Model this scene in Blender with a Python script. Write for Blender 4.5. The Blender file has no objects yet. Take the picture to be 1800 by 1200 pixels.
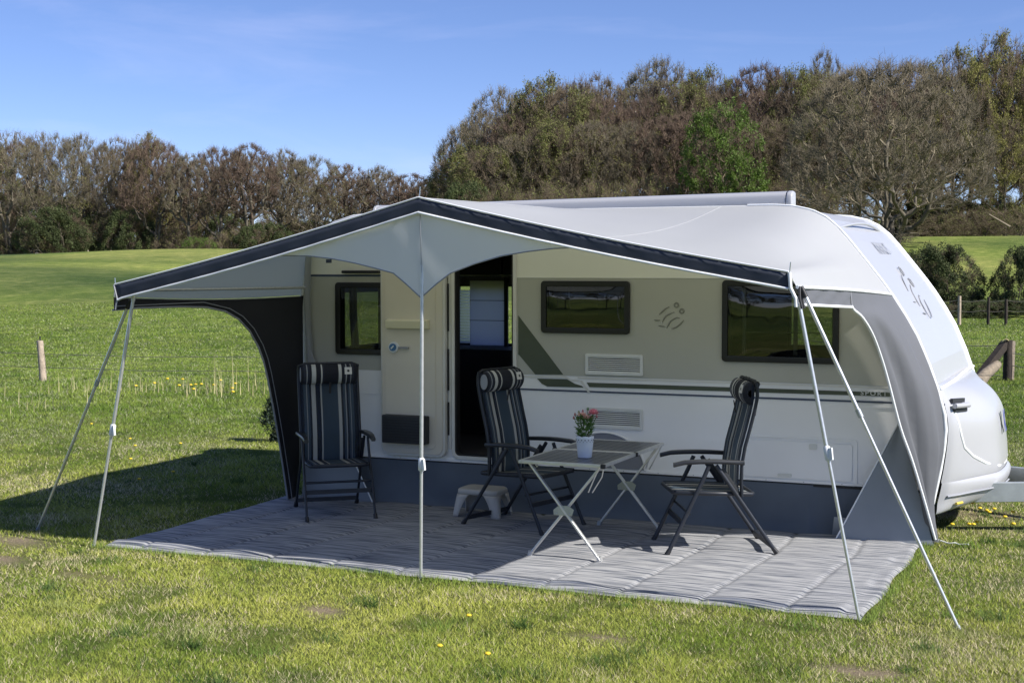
import bpy, math, random
import numpy as np
from mathutils import Matrix, Vector
R_ = math.radians
random.seed(7)
SC = bpy.context.scene
COL = SC.collection

# ------------------------------------------------------------------ camera
F = 2514.2                                   # focal length in pixels of the 1800 px wide photograph
CAM = np.array([4.294, -10.818, 2.05])
RM = np.array([[0.9147541812, -0.0205418483, 0.4034883151],
               [0.4040099186, 0.0486846485, -0.9134581494],
               [-0.0008795681, 0.9986029429, 0.0528335962]])
cd = bpy.data.cameras.new('camera'); cam = bpy.data.objects.new('camera', cd); COL.objects.link(cam)
cd.sensor_width = 36; cd.lens = F / 1800 * 36; cd.clip_start = 0.1; cd.clip_end = 9000
cam.matrix_world = Matrix([list(RM[i]) + [CAM[i]] for i in range(3)] + [[0, 0, 0, 1]])
SC.camera = cam

# ------------------------------------------------------------------ light
SUN_V = np.array([1.2, -0.095, 1.0]); SUN_V /= np.linalg.norm(SUN_V)
EL = math.asin(SUN_V[2]); AZ = math.atan2(SUN_V[0], SUN_V[1])
w = bpy.data.worlds.new('World'); SC.world = w; w.use_nodes = True
nt = w.node_tree; nt.nodes.clear()
out = nt.nodes.new('ShaderNodeOutputWorld'); bg = nt.nodes.new('ShaderNodeBackground')
sky = nt.nodes.new('ShaderNodeTexSky'); sky.sky_type = 'NISHITA'; sky.sun_disc = False
sky.sun_elevation = EL; sky.sun_rotation = AZ; sky.air_density = 1.0; sky.dust_density = 0.0; sky.ozone_density = 6.0; sky.altitude = 2500
bg.inputs['Strength'].default_value = 0.102
# thin cirrus streaks
tc = nt.nodes.new('ShaderNodeTexCoord'); mp = nt.nodes.new('ShaderNodeMapping'); mp.inputs['Scale'].default_value = (2.2, 2.2, 11)
mp.inputs['Rotation'].default_value = (0.1, 0.12, 0)
nz = nt.nodes.new('ShaderNodeTexNoise'); nz.inputs['Scale'].default_value = 1.9; nz.inputs['Detail'].default_value = 7; nz.inputs['Roughness'].default_value = .6
nz.inputs['Distortion'].default_value = .6
cr = nt.nodes.new('ShaderNodeValToRGB'); cr.color_ramp.elements[0].position = .48; cr.color_ramp.elements[1].position = .85
mx = nt.nodes.new('ShaderNodeMix'); mx.data_type = 'RGBA'; mx.inputs[7].default_value = (8.5, 9.0, 10, 1)
ml = nt.nodes.new('ShaderNodeMath'); ml.operation = 'MULTIPLY'; ml.inputs[1].default_value = .13
nt.links.new(tc.outputs['Generated'], mp.inputs['Vector']); nt.links.new(mp.outputs[0], nz.inputs['Vector'])
nt.links.new(nz.outputs[0], cr.inputs[0]); nt.links.new(cr.outputs[0], ml.inputs[0]); nt.links.new(ml.outputs[0], mx.inputs[0])
nt.links.new(sky.outputs[0], mx.inputs[6]); tn = nt.nodes.new('ShaderNodeMix'); tn.data_type = 'RGBA'; tn.blend_type = 'MULTIPLY'; tn.inputs[0].default_value = 1; tn.inputs[7].default_value = (.92, .82, .92, 1)
nt.links.new(mx.outputs[2], tn.inputs[6]); nt.links.new(tn.outputs[2], bg.inputs['Color']); nt.links.new(bg.outputs[0], out.inputs[0])
sl = bpy.data.lights.new('sun', 'SUN'); sl.energy = 4.7; sl.angle = R_(.55); sl.color = (1.0, .955, .88)
so = bpy.data.objects.new('sun', sl); COL.objects.link(so)
so.rotation_euler = Vector(SUN_V).to_track_quat('Z', 'Y').to_euler(); so.location = (20, -2, 20)
SC.view_settings.view_transform = 'Standard'; SC.view_settings.look = 'None'
SC.view_settings.exposure = 0.66; SC.view_settings.gamma = 1
SC.render.engine = 'CYCLES'
SC.cycles.max_bounces = 8; SC.cycles.diffuse_bounces = 4; SC.cycles.transparent_max_bounces = 12

# ------------------------------------------------------------------ pixel -> surface helpers (photograph pixels to real planes)
def ray(px, py):
    return RM @ np.array([(px - 900) / F, (600 - py) / F, -1.0])
def gnd(px, py, z=0.0):
    r = ray(px, py); return CAM + r * ((z - CAM[2]) / r[2])
def wal(px, py, y=0.0):
    r = ray(px, py); return CAM + r * ((y - CAM[1]) / r[1])
def xpl(px, py, x):
    r = ray(px, py); return CAM + r * ((x - CAM[0]) / r[0])
def at(px, py, d):
    return CAM + ray(px, py) * d

# ------------------------------------------------------------------ numpy value noise
_rs = np.random.RandomState(3); _T = _rs.rand(256, 256)
def vnoise(x, y, s=1.0, o=0):
    x = np.asarray(x, float) / s + 37.3 + o * 11.7; y = np.asarray(y, float) / s + 91.7 + o * 5.3
    xi = np.floor(x).astype(int); yi = np.floor(y).astype(int); fx = x - xi; fy = y - yi
    fx = fx * fx * (3 - 2 * fx); fy = fy * fy * (3 - 2 * fy)
    a = _T[xi & 255, yi & 255]; b = _T[(xi + 1) & 255, yi & 255]; c = _T[xi & 255, (yi + 1) & 255]; d = _T[(xi + 1) & 255, (yi + 1) & 255]
    return (a * (1 - fx) + b * fx) * (1 - fy) + (c * (1 - fx) + d * fx) * fy
def fbm(x, y, s, n=3, o=0):
    r = 0; a = 1; t = 0
    for i in range(n):
        r = r + a * vnoise(x, y, s / 2 ** i, o + i); t += a; a *= .5
    return r / t
def sstep(a, b, x):
    t = np.clip((x - a) / (b - a), 0, 1); return t * t * (3 - 2 * t)

# ------------------------------------------------------------------ materials
MATS = {}
def mat(name, col, rough=.6, metal=0, var=.06, vscale=6, bump=0, bscale=60, trans=0, coat=0, spec=.5, col2=None, tcol=None):
    m = bpy.data.materials.new(name); m.use_nodes = True; n = m.node_tree; b = n.nodes['Principled BSDF']
    b.inputs['Roughness'].default_value = rough; b.inputs['Metallic'].default_value = metal
    b.inputs['Specular IOR Level'].default_value = spec
    if coat: b.inputs['Coat Weight'].default_value = coat; b.inputs['Coat Roughness'].default_value = .08
    t = n.nodes.new('ShaderNodeTexCoord'); z = n.nodes.new('ShaderNodeTexNoise'); z.inputs['Scale'].default_value = vscale; z.inputs['Detail'].default_value = 5
    n.links.new(t.outputs['Object'], z.inputs['Vector'])
    r = n.nodes.new('ShaderNodeValToRGB'); r.color_ramp.elements[0].position = .3; r.color_ramp.elements[1].position = .7
    c2 = col2 or tuple(min(1, c * (1 + var)) for c in col); c1 = tuple(c * (1 - var) for c in col) if not col2 else col
    r.color_ramp.elements[0].color = (*c1, 1); r.color_ramp.elements[1].color = (*c2, 1)
    n.links.new(z.outputs[0], r.inputs[0]); n.links.new(r.outputs[0], b.inputs['Base Color'])
    if bump:
        z2 = n.nodes.new('ShaderNodeTexNoise'); z2.inputs['Scale'].default_value = bscale; z2.inputs['Detail'].default_value = 4
        n.links.new(t.outputs['Object'], z2.inputs['Vector'])
        bp = n.nodes.new('ShaderNodeBump'); bp.inputs['Strength'].default_value = bump; bp.inputs['Distance'].default_value = .01
        n.links.new(z2.outputs[0], bp.inputs['Height']); n.links.new(bp.outputs[0], b.inputs['Normal'])
    if trans:
        tr = n.nodes.new('ShaderNodeBsdfTranslucent'); ms = n.nodes.new('ShaderNodeMixShader'); ms.inputs[0].default_value = trans
        if tcol: tr.inputs[0].default_value = (*tcol, 1)
        else: n.links.new(r.outputs[0], tr.inputs[0])
        n.links.new(b.outputs[0], ms.inputs[1]); n.links.new(tr.outputs[0], ms.inputs[2]); n.links.new(ms.outputs[0], n.nodes['Material Output'].inputs[0])
    MATS[name] = m; return m

M = MATS
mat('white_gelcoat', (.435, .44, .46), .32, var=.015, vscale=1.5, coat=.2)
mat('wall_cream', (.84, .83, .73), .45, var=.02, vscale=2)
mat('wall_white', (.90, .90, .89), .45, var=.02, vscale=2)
mat('wall_grey', (.46, .46, .40), .42, var=.03, vscale=1.2)
mat('decal_green', (.075, .09, .06), .4)
mat('decal_blue', (.06, .08, .13), .4)
mat('window_frame', (.012, .012, .013), .3)
mat('rubber', (.02, .02, .021), .7)
mat('dark_plastic', (.03, .032, .035), .55, var=.15)
mat('vent_white', (.70, .71, .68), .5)
mat('vent_dark', (.04, .045, .05), .8)
mat('door_lining', (.72, .67, .56), .5, var=.02)
mat('door_shelf', (.78, .74, .54), .5, var=.02)
mat('door_edge', (.72, .71, .66), .4)
mat('chrome', (.75, .77, .78), .25, metal=1, var=.05)
mat('aluminium', (.72, .72, .70), .38, metal=.75, var=.06, vscale=20)
mat('pole_metal', (.68, .69, .69), .35, metal=.7, var=.08, vscale=30)
mat('clamp_grey', (.72, .74, .76), .5)
mat('black_plastic', (.018, .018, .02), .5)
mat('lock_blue', (.05, .16, .34), .3)
mat('lock_white', (.8, .82, .83), .35)
mat('awning_white', (.47, .48, .51), .75, var=.02, vscale=1.2, bump=.35, bscale=2.5, trans=.30, tcol=(.78, .79, .66))
mat('valance_cloth', (.80, .82, .84), .8, var=.03, vscale=2, bump=.15, bscale=5, trans=.38, tcol=(.80, .86, .86))
mat('awning_dark', (.035, .042, .06), .7, var=.1, vscale=2, bump=.2, bscale=7)
mat('awning_grey', (.115, .12, .135), .75, var=.06, vscale=1.5, bump=.35, bscale=5)
mat('side_dark', (.014, .015, .02), .8, var=.1, vscale=2)
mat('flap_grey', (.26, .285, .31), .8, var=.1, vscale=2, bump=.3, bscale=5)
mat('piping', (.82, .84, .86), .6, var=.02)
mat('piping_grey', (.30, .31, .34), .6)
mat('skirt_blue', (.10, .122, .155), .75, var=.12, vscale=2.5, bump=.3, bscale=5)
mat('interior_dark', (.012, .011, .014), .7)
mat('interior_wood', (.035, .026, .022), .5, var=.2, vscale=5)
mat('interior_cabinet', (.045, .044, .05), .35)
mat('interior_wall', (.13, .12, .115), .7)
mat('blind', (.75, .77, .82), .8, trans=.8, tcol=(.82, .85, .95))
mat('curtain', (.42, .42, .40), .9, trans=.35)
mat('chair_frame', (.015, .018, .026), .42, var=.2, vscale=14)
mat('armrest', (.022, .024, .028), .35, var=.1)
mat('tag_white', (.7, .68, .64), .8)
mat('table_slat', (.060, .062, .070), .28, var=.15, vscale=8)
mat('hub_plate', (.42, .44, .33), .5, var=.1)
mat('stool_plastic', (.50, .47, .42), .5, var=.04)
mat('pot_white', (.78, .80, .84), .35)
mat('soil', (.02, .014, .01), .9)
mat('petal_pink', (.85, .36, .42), .7, var=.2, vscale=40, trans=.25)
mat('petal_pale', (.90, .62, .55), .7, var=.15, vscale=40, trans=.25)
mat('bud_red', (.45, .18, .18), .7)
mat('leaf_green', (.13, .25, .07), .6, var=.3, vscale=50, trans=.3)
mat('dandelion', (.75, .55, .03), .7)
mat('stem', (.10, .16, .04), .7)
mat('wood_post', (.22, .18, .13), .9, var=.3, vscale=14, bump=.8, bscale=30)
mat('wood_black', (.035, .026, .020), .9, var=.3, vscale=10, bump=.8, bscale=25)
mat('wood_cut', (.42, .34, .26), .9, var=.25, vscale=12, bump=.8, bscale=30)
mat('wire', (.20, .19, .17), .6, metal=.5)
mat('galv', (.42, .45, .46), .45, metal=.5, var=.1, vscale=12)
mat('twig_brown', (.155, .118, .078), .9, var=.3, vscale=.5)
mat('twig_grey', (.17, .143, .098), .9, var=.3, vscale=.5)
mat('twig_red', (.145, .10, .072), .9, var=.3, vscale=.5)
mat('bark', (.11, .095, .07), .95, var=.35, vscale=2, bump=.6, bscale=8)
mat('bark_pale', (.20, .18, .14), .95, var=.35, vscale=2)
mat('bud_leaf', (.26, .25, .07), .8, var=.3, vscale=.7, trans=.3)
mat('fresh_leaf', (.115, .185, .028), .7, var=.4, vscale=.9, trans=.35)
mat('dull_leaf', (.17, .18, .05), .8, var=.4, vscale=.8, trans=.25)
mat('rope', (.75, .75, .72), .8)
mat('amber', (.65, .50, .08), .3)
mat('mark_grey', (.24, .25, .29), .5)
mat('mark_blue', (.06, .07, .30), .4)
mat('emboss', (.22, .225, .19), .45)
mat('text_white', (.7, .72, .7), .5)
mat('hedge_leaf', (.065, .085, .025), .8, var=.4, vscale=.8, trans=.2)
mat('roller_cloth', (.45, .45, .48), .9, trans=.75, tcol=(.80, .80, .88))
mat('nose_mark', (.30, .31, .34), .5)
mat('hay', (.40, .33, .17), .9, var=.3, vscale=8)

def glass_dark(name, tint, tr):
    m = bpy.data.materials.new(name); m.use_nodes = True; n = m.node_tree; n.nodes.remove(n.nodes['Principled BSDF'])
    g = n.nodes.new('ShaderNodeBsdfGlossy'); g.inputs['Roughness'].default_value = .02; g.inputs[0].default_value = (.72, .74, .78, 1)
    t = n.nodes.new('ShaderNodeBsdfTransparent'); t.inputs[0].default_value = (*tint, 1)
    f = n.nodes.new('ShaderNodeFresnel'); f.inputs[0].default_value = 1.5
    a = n.nodes.new('ShaderNodeMath'); a.operation = 'MULTIPLY_ADD'; a.inputs[1].default_value = 1.0; a.inputs[2].default_value = tr
    z = n.nodes.new('ShaderNodeTexNoise'); z.inputs['Scale'].default_value = 2.2; tcn = n.nodes.new('ShaderNodeTexCoord')
    bp = n.nodes.new('ShaderNodeBump'); bp.inputs['Strength'].default_value = .12; bp.inputs['Distance'].default_value = .02
    n.links.new(tcn.outputs['Object'], z.inputs['Vector']); n.links.new(z.outputs[0], bp.inputs['Height']); n.links.new(bp.outputs[0], g.inputs['Normal'])
    s = n.nodes.new('ShaderNodeMixShader'); n.links.new(f.outputs[0], a.inputs[0]); n.links.new(a.outputs[0], s.inputs[0])
    n.links.new(t.outputs[0], s.inputs[1]); n.links.new(g.outputs[0], s.inputs[2]); n.links.new(s.outputs[0], n.nodes['Material Output'].inputs[0])
    MATS[name] = m
glass_dark('acrylic', (.22, .24, .23), .07)
glass_dark('acrylic_clear', (.45, .47, .47), .03)
glass_dark('pane_clear', (.9, .92, .92), .0)

def ramp_const(n, stops, inp):
    r = n.nodes.new('ShaderNodeValToRGB'); r.color_ramp.interpolation = 'CONSTANT'; e = r.color_ramp.elements
    while len(e) > 1: e.remove(e[-1])
    e[0].position = stops[0][0]; e[0].color = (*stops[0][1], 1)
    for p, c in stops[1:]:
        x = e.new(p); x.color = (*c, 1)
    n.links.new(inp, r.inputs[0]); return r
def stripe_mat(name, base, mid, trans):
    m = bpy.data.materials.new(name); m.use_nodes = True; n = m.node_tree; b = n.nodes['Principled BSDF']; b.inputs['Roughness'].default_value = .85
    t = n.nodes.new('ShaderNodeTexCoord'); s = n.nodes.new('ShaderNodeSeparateXYZ'); n.links.new(t.outputs['Object'], s.inputs[0])
    a = n.nodes.new('ShaderNodeMath'); a.operation = 'MULTIPLY_ADD'; a.inputs[1].default_value = 1 / .48; a.inputs[2].default_value = .5
    # local y from +.24 (their right) to -.24
    n.links.new(s.outputs['Y'], a.inputs[0])
    W_ = (.50, .50, .47); W2 = (.34, .35, .36); B = base; C = mid
    st = [(0, B), (.05, C), (.10, W2), (.115, C), (.155, B), (.19, W_), (.265, B), (.35, W_), (.375, C), (.40, B if base[0] < .012 else C),
          (.655, W_), (.71, B), (.745, C), (.78, W2), (.80, B), (.83, C), (.86, W2), (.875, C), (.92, B)]
    r = ramp_const(n, st, a.outputs[0]); n.links.new(r.outputs[0], b.inputs['Base Color'])
    z = n.nodes.new('ShaderNodeTexNoise'); z.inputs['Scale'].default_value = 220; n.links.new(t.outputs['Object'], z.inputs['Vector'])
    bp = n.nodes.new('ShaderNodeBump'); bp.inputs['Strength'].default_value = .4; bp.inputs['Distance'].default_value = .004
    n.links.new(z.outputs[0], bp.inputs['Height']); n.links.new(bp.outputs[0], b.inputs['Normal'])
    if trans:
        tr = n.nodes.new('ShaderNodeBsdfTranslucent'); n.links.new(r.outputs[0], tr.inputs[0])
        tp = n.nodes.new('ShaderNodeBsdfTransparent'); ms = n.nodes.new('ShaderNodeMixShader'); ms.inputs[0].default_value = trans
        m2 = n.nodes.new('ShaderNodeMixShader'); m2.inputs[0].default_value = .14
        n.links.new(b.outputs[0], ms.inputs[1]); n.links.new(tr.outputs[0], ms.inputs[2])
        n.links.new(ms.outputs[0], m2.inputs[1]); n.links.new(tp.outputs[0], m2.inputs[2]); n.links.new(m2.outputs[0], n.nodes['Material Output'].inputs[0])
    MATS[name] = m
stripe_mat('chair_stripes', (.018, .028, .05), (.055, .085, .12), .3)
stripe_mat('pillow_stripes', (.008, .010, .018), (.02, .025, .04), 0)

# ------------------------------------------------------------------ mesh building
class MB:
    def __init__(s): s.v = []; s.f = []; s.mi = []; s.sm = []
    def add(s, vs, fs, smooth=False, mi=0):
        o = len(s.v); s.v += [tuple(map(float, p)) for p in vs]
        for f in fs: s.f.append(tuple(i + o for i in f)); s.mi.append(mi); s.sm.append(smooth)
        return s
    def box(s, a, b, mi=0):
        x0, y0, z0 = a; x1, y1, z1 = b
        return s.add([(x0, y0, z0), (x1, y0, z0), (x1, y1, z0), (x0, y1, z0), (x0, y0, z1), (x1, y0, z1), (x1, y1, z1), (x0, y1, z1)],
                     [(0, 3, 2, 1), (4, 5, 6, 7), (0, 1, 5, 4), (1, 2, 6, 5), (2, 3, 7, 6), (3, 0, 4, 7)], mi=mi)
    def tube(s, pts, r, n=10, caps=True, mi=0, squash=None):
        pts = [np.array(p, float) for p in pts]; m = len(pts); rs = [r] * m if np.isscalar(r) else list(r)
        vs = []; up = None
        for i, p in enumerate(pts):
            d = pts[min(i + 1, m - 1)] - pts[max(i - 1, 0)]; d = d / (np.linalg.norm(d) + 1e-12)
            if up is None:
                up = np.array([0, 0, 1.]) if abs(d[2]) < .9 else np.array([1., 0, 0])
            a = np.cross(d, up); a /= np.linalg.norm(a) + 1e-12; b = np.cross(a, d); up = b
            sq = squash or (1, 1)
            for k in range(n):
                t = 2 * math.pi * k / n; vs.append(p + rs[i] * (a * math.cos(t) * sq[0] + b * math.sin(t) * sq[1]))
        fs = [(i * n + k, i * n + (k + 1) % n, (i + 1) * n + (k + 1) % n, (i + 1) * n + k) for i in range(m - 1) for k in range(n)]
        s.add(vs, fs, True, mi)
        if caps:
            s.add(vs[:n], [tuple(range(n))[::-1]], False, mi); s.add(vs[-n:], [tuple(range(n))], False, mi)
        return s
    def beam(s, p, q, wy, wz, ref=(0, 0, 1), mi=0):      # rectangular bar
        p = np.array(p, float); q = np.array(q, float); d = (q - p) / np.linalg.norm(q - p)
        a = np.cross(d, np.array(ref, float)); a /= np.linalg.norm(a); b = np.cross(a, d)
        vs = [e + a * sx * wy / 2 + b * sz * wz / 2 for e in (p, q) for sx, sz in ((-1, -1), (1, -1), (1, 1), (-1, 1))]
        return s.add(vs, [(0, 1, 2, 3), (7, 6, 5, 4), (0, 4, 5, 1), (1, 5, 6, 2), (2, 6, 7, 3), (3, 7, 4, 0)], mi=mi)
    def grid(s, P, smooth=True, mi=0, closed=False):
        a, b = P.shape[:2]; fs = [(i * b + j, i * b + (j + 1) % b, (i + 1) * b + (j + 1) % b, (i + 1) * b + j) for i in range(a - 1) for j in range(b if closed else b - 1)]
        return s.add(P.reshape(-1, 3), fs, smooth, mi)
    def lathe(s, c, prof, n=24, mi=0, fn=None):
        P = np.array([[(c[0] + r * math.cos(2 * math.pi * k / n), c[1] + r * math.sin(2 * math.pi * k / n), c[2] + z + (fn(i, k) if fn else 0)) for k in range(n)] for i, (r, z) in enumerate(prof)])
        return s.grid(P, True, mi, True)
    def poly(s, pts, off=None, mi=0):      # flat polygon, optional thickness vector
        n = len(pts); pts = [np.array(p, float) for p in pts]
        if off is None: return s.add(pts, [tuple(range(n))], mi=mi)
        off = np.array(off, float); vs = pts + [p + off for p in pts]
        return s.add(vs, [tuple(range(n)), tuple(range(2 * n - 1, n - 1, -1))] + [(i, i + n, (i + 1) % n + n, (i + 1) % n) for i in range(n)], mi=mi)
    def mesh(s, name, mats, shift=None):
        me = bpy.data.meshes.new(name); v = np.array(s.v) if shift is None else np.array(s.v) - np.array(shift)
        me.from_pydata(v.tolist(), [], s.f)
        for m in (mats if isinstance(mats, (list, tuple)) else [mats]): me.materials.append(M[m] if isinstance(m, str) else m)
        me.polygons.foreach_set('material_index', s.mi); me.polygons.foreach_set('use_smooth', s.sm); me.update(); return me

ROOT = {}
def tag(o, label=None, cat=None, group=None, kind=None):
    if label: o['label'] = label
    if cat: o['category'] = cat
    if group: o['group'] = group
    if kind: o['kind'] = kind
    return o
def thing(name, label, cat, loc=(0, 0, 0), group=None):
    o = bpy.data.objects.new(name, None); o.empty_display_size = .2; COL.objects.link(o); o.location = loc; ROOT[o.name] = np.array(loc, float)
    return tag(o, label, cat, group)
def obj(name, mb, mats, parent=None, label=None, bevel=0, bseg=2, solid=0):
    sh = ROOT.get(parent.name) if parent else None
    o = bpy.data.objects.new(name, mb.mesh(name, mats, sh)); COL.objects.link(o)
    if parent: o.parent = parent; ROOT[o.name] = sh
    else: ROOT[o.name] = np.zeros(3)
    if label: o['label'] = label
    if solid:
        md = o.modifiers.new('s', 'SOLIDIFY'); md.thickness = solid; md.offset = 0
    if bevel:
        md = o.modifiers.new('b', 'BEVEL'); md.width = bevel; md.segments = bseg; md.limit_method = 'ANGLE'; md.angle_limit = R_(40)
        o.data.polygons.foreach_set('use_smooth', [True] * len(o.data.polygons))
        w_ = o.modifiers.new('w', 'WEIGHTED_NORMAL'); w_.keep_sharp = True
    return o
def copy_tree(o, parent=None):
    c = o.copy(); COL.objects.link(c)
    if parent: c.parent = parent
    for ch in list(o.children): copy_tree(ch, c)
    return c
def text_mb(s, size, O, U, V, mb=None, bold=.0, ext=.002, shear=0, spacing=1, xs=1.0):
    cu = bpy.data.curves.new('t', 'FONT'); cu.body = s; cu.size = size; cu.offset = bold; cu.extrude = 0; cu.align_x = 'CENTER'; cu.align_y = 'CENTER'; cu.shear = shear; cu.space_character = spacing
    cu.resolution_u = 4
    to = bpy.data.objects.new('t', cu); COL.objects.link(to); bpy.context.view_layer.update()
    me = bpy.data.meshes.new_from_object(to.evaluated_get(bpy.context.evaluated_depsgraph_get())); bpy.data.objects.remove(to)
    O = np.array(O, float); U = np.array(U, float); V = np.array(V, float); N = np.cross(U, V)
    mb = mb or MB(); mb.add([O + U * v.co.x * xs + V * v.co.y + N * ext for v in me.vertices], [tuple(p.vertices) for p in me.polygons])
    return mb

# ------------------------------------------------------------------ terrain
def terrain(x, y):
    x = np.asarray(x, float); y = np.asarray(y, float)
    dx = x - CAM[0]; dy = y - CAM[1]; d = np.hypot(dx, dy)
    # azimuth measured in photograph pixels (left edge 0, right edge 1800)
    fwd = dx * -.4035 + dy * .9135; side = dx * .9148 + dy * .404
    px = 900 + F * side / np.maximum(fwd, 1e-3); px = np.where(fwd > .2 * d, np.clip(px, -2500, 4000), np.where(side > 0, 4000, -2500))
    front = sstep(.0, .5, fwd / np.maximum(d, 1e-3))
    k = sstep(600, 1500, px)
    left = 2.75 * sstep(30, 128, d) + .45 * sstep(40, 80, d) * (1 - sstep(80, 150, d)) * (1 - sstep(200, 700, px)) + 2.6 * (fbm(x, y, 30, 2, 4) - .5) * sstep(30, 60, d) * (1 - .85 * sstep(95, 150, d))
    right = 4.3 * sstep(63, 118, d) + 3.4 * sstep(118, 190, d) - .35 * np.exp(-((d - 64) / 3.5) ** 2)
    h = (left * (1 - k) + right * k) * front
    small = (fbm(x, y, 1.3, 3, 1) - .5) * .035 * (1 - sstep(30, 60, d))
    flat = np.exp(-(np.maximum(np.abs(x - .1) - 2.9, 0) ** 2 + np.maximum(np.abs(y + .1) - 2.6, 0) ** 2) / .3)
    return h + small * (1 - flat)
def tz(x, y): return float(terrain(x, y))

def soil_mask(x, y):
    m = 0
    for px, py, a, b in ((22, 952, .34, .16), (20, 985, .25, .10), (170, 1012, .25, .08), (1500 // 1, 1180, .3, .1), (570, 1072, .22, .07), (1040, 1120, .25, .06), (1720, 905, .9, .12), (1690, 925, .8, .10), (1400, 1105, .3, .06)):
        c = gnd(px, py); m = np.maximum(m, np.exp(-(((x - c[0]) / a) ** 2 + ((y - c[1]) / b) ** 2)))
    return np.clip(m * (.6 + .8 * vnoise(x, y, .12, 9)), 0, 1)
def straw_mask(x, y):
    s = sstep(.52, .75, fbm(x, y, .8, 4, 2)) * .5 + sstep(.55, .7, fbm(x, y, 3.0, 3, 5)) * .4
    d = np.hypot(x - CAM[0], y - CAM[1])
    c1 = gnd(120, 855); s = s + .8 * np.exp(-((y - c1[1] - .10 * (x - c1[0])) / .5) ** 2) * sstep(-14, -4, x) * (1 - sstep(-4.2, -3.5, x))
    return np.clip(s * (1 - .65 * sstep(16, 24, d)), 0, 1)

def build_ground():
    rad = [0.0] + list(np.geomspace(1.5, 260, 170)) + list(np.geomspace(290, 6000, 16))
    # angular samples: fine in the field of view
    base = math.atan2(.9135, -.4035)
    ang = list(base + np.radians(np.linspace(-34, 34, 220))) + list(base + np.radians(np.linspace(36, 324, 73)))
    A, Rr = np.meshgrid(ang, rad[1:]); X = CAM[0] + Rr * np.cos(A); Y = CAM[1] + Rr * np.sin(A)
    Z = terrain(X, Y); P = np.dstack([X, Y, Z]); mb = MB(); mb.grid(P, True, 0, True)
    o = len(mb.v); mb.add([(CAM[0], CAM[1], 0)], []); n = len(ang)
    for j in range(n): mb.f.append((o, j, (j + 1) % n)); mb.mi.append(0); mb.sm.append(True)
    g = obj('ground', mb, 'white_gelcoat'); g.data.materials.clear()
    m = bpy.data.materials.new('meadow'); m.use_nodes = True; nn = m.node_tree; b = nn.nodes['Principled BSDF']; b.inputs['Roughness'].default_value = .95; b.inputs['Specular IOR Level'].default_value = .1
    at_ = nn.nodes.new('ShaderNodeAttribute'); at_.attribute_name = 'tint'
    tc = nn.nodes.new('ShaderNodeTexCoord')
    def noise(sc, det=6, rough=.6, dist=0):
        z = nn.nodes.new('ShaderNodeTexNoise'); z.inputs['Scale'].default_value = sc; z.inputs['Detail'].default_value = det; z.inputs['Roughness'].default_value = rough; z.inputs['Distortion'].default_value = dist
        nn.links.new(tc.outputs['Object'], z.inputs['Vector']); return z
    def mixn(f, a, c, mode='MIX'):
        x = nn.nodes.new('ShaderNodeMix'); x.data_type = 'RGBA'; x.blend_type = mode
        if isinstance(f, (int, float)): x.inputs[0].default_value = f
        else: nn.links.new(f, x.inputs[0])
        for i, q in ((6, a), (7, c)):
            if isinstance(q, tuple): x.inputs[i].default_value = q
            else: nn.links.new(q, x.inputs[i])
        return x.outputs[2]
    def rampf(i, a, c):
        r = nn.nodes.new('ShaderNodeMapRange'); r.inputs[1].default_value = a; r.inputs[2].default_value = c; r.interpolation_type = 'SMOOTHSTEP'; nn.links.new(i, r.inputs[0]); return r.outputs[0]
    fine = noise(26, 8, .75); med = noise(1.6, 6, .7); big = noise(.09, 5, .6, .6); vf = noise(9, 5, .7)
    c = mixn(rampf(fine.outputs[0], .3, .72), (.085, .125, .030, 1), (.22, .265, .065, 1))
    c = mixn(rampf(med.outputs[0], .42, .72), c, (.27, .29, .085, 1))
    c2 = mixn(rampf(big.outputs[0], .36, .62), (.84, .92, .78, 1), (1.10, 1.05, 1.08, 1))
    midn = noise(.5, 8, .8); c = mixn(1.0, c, mixn(rampf(midn.outputs[0], .35, .65), (.78, .84, .78, 1), (1.2, 1.14, 1.18, 1)), 'MULTIPLY')
    c = mixn(1.0, c, c2, 'MULTIPLY')
    c = mixn(rampf(vf.outputs[0], .62, .74), c, (.05, .085, .02, 1))
    c = mixn(1.0, c, at_.outputs['Color'], 'MULTIPLY')
    sp = nn.nodes.new('ShaderNodeAttribute'); sp.attribute_name = 'soil'
    ss = noise(40, 5, .7)
    c = mixn(sp.outputs['Fac'], c, mixn(ss.outputs[0], (.16, .12, .08, 1), (.46, .37, .26, 1)))
    nn.links.new(c, b.inputs['Base Color'])
    bp = nn.nodes.new('ShaderNodeBump'); bp.inputs['Strength'].default_value = .9; bp.inputs['Distance'].default_value = .05
    nn.links.new(fine.outputs[0], bp.inputs['Height']); nn.links.new(bp.outputs[0], b.inputs['Normal'])
    g.data.materials.append(m)
    V = np.empty(len(g.data.vertices) * 3); g.data.vertices.foreach_get('co', V); V = V.reshape(-1, 3)
    d = np.hypot(V[:, 0] - CAM[0], V[:, 1] - CAM[1])
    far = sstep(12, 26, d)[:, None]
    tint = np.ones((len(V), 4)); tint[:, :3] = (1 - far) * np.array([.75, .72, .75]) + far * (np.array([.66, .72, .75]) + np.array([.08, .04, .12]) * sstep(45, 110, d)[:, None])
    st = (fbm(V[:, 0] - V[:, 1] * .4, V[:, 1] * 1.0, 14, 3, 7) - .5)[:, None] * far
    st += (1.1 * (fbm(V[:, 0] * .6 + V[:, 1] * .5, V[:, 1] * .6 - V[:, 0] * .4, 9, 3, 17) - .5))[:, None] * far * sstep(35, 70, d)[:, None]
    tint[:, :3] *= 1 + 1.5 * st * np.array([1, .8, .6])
    a = g.data.color_attributes.new('tint', 'FLOAT_COLOR', 'POINT'); a.data.foreach_set('color', tint.ravel())
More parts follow.
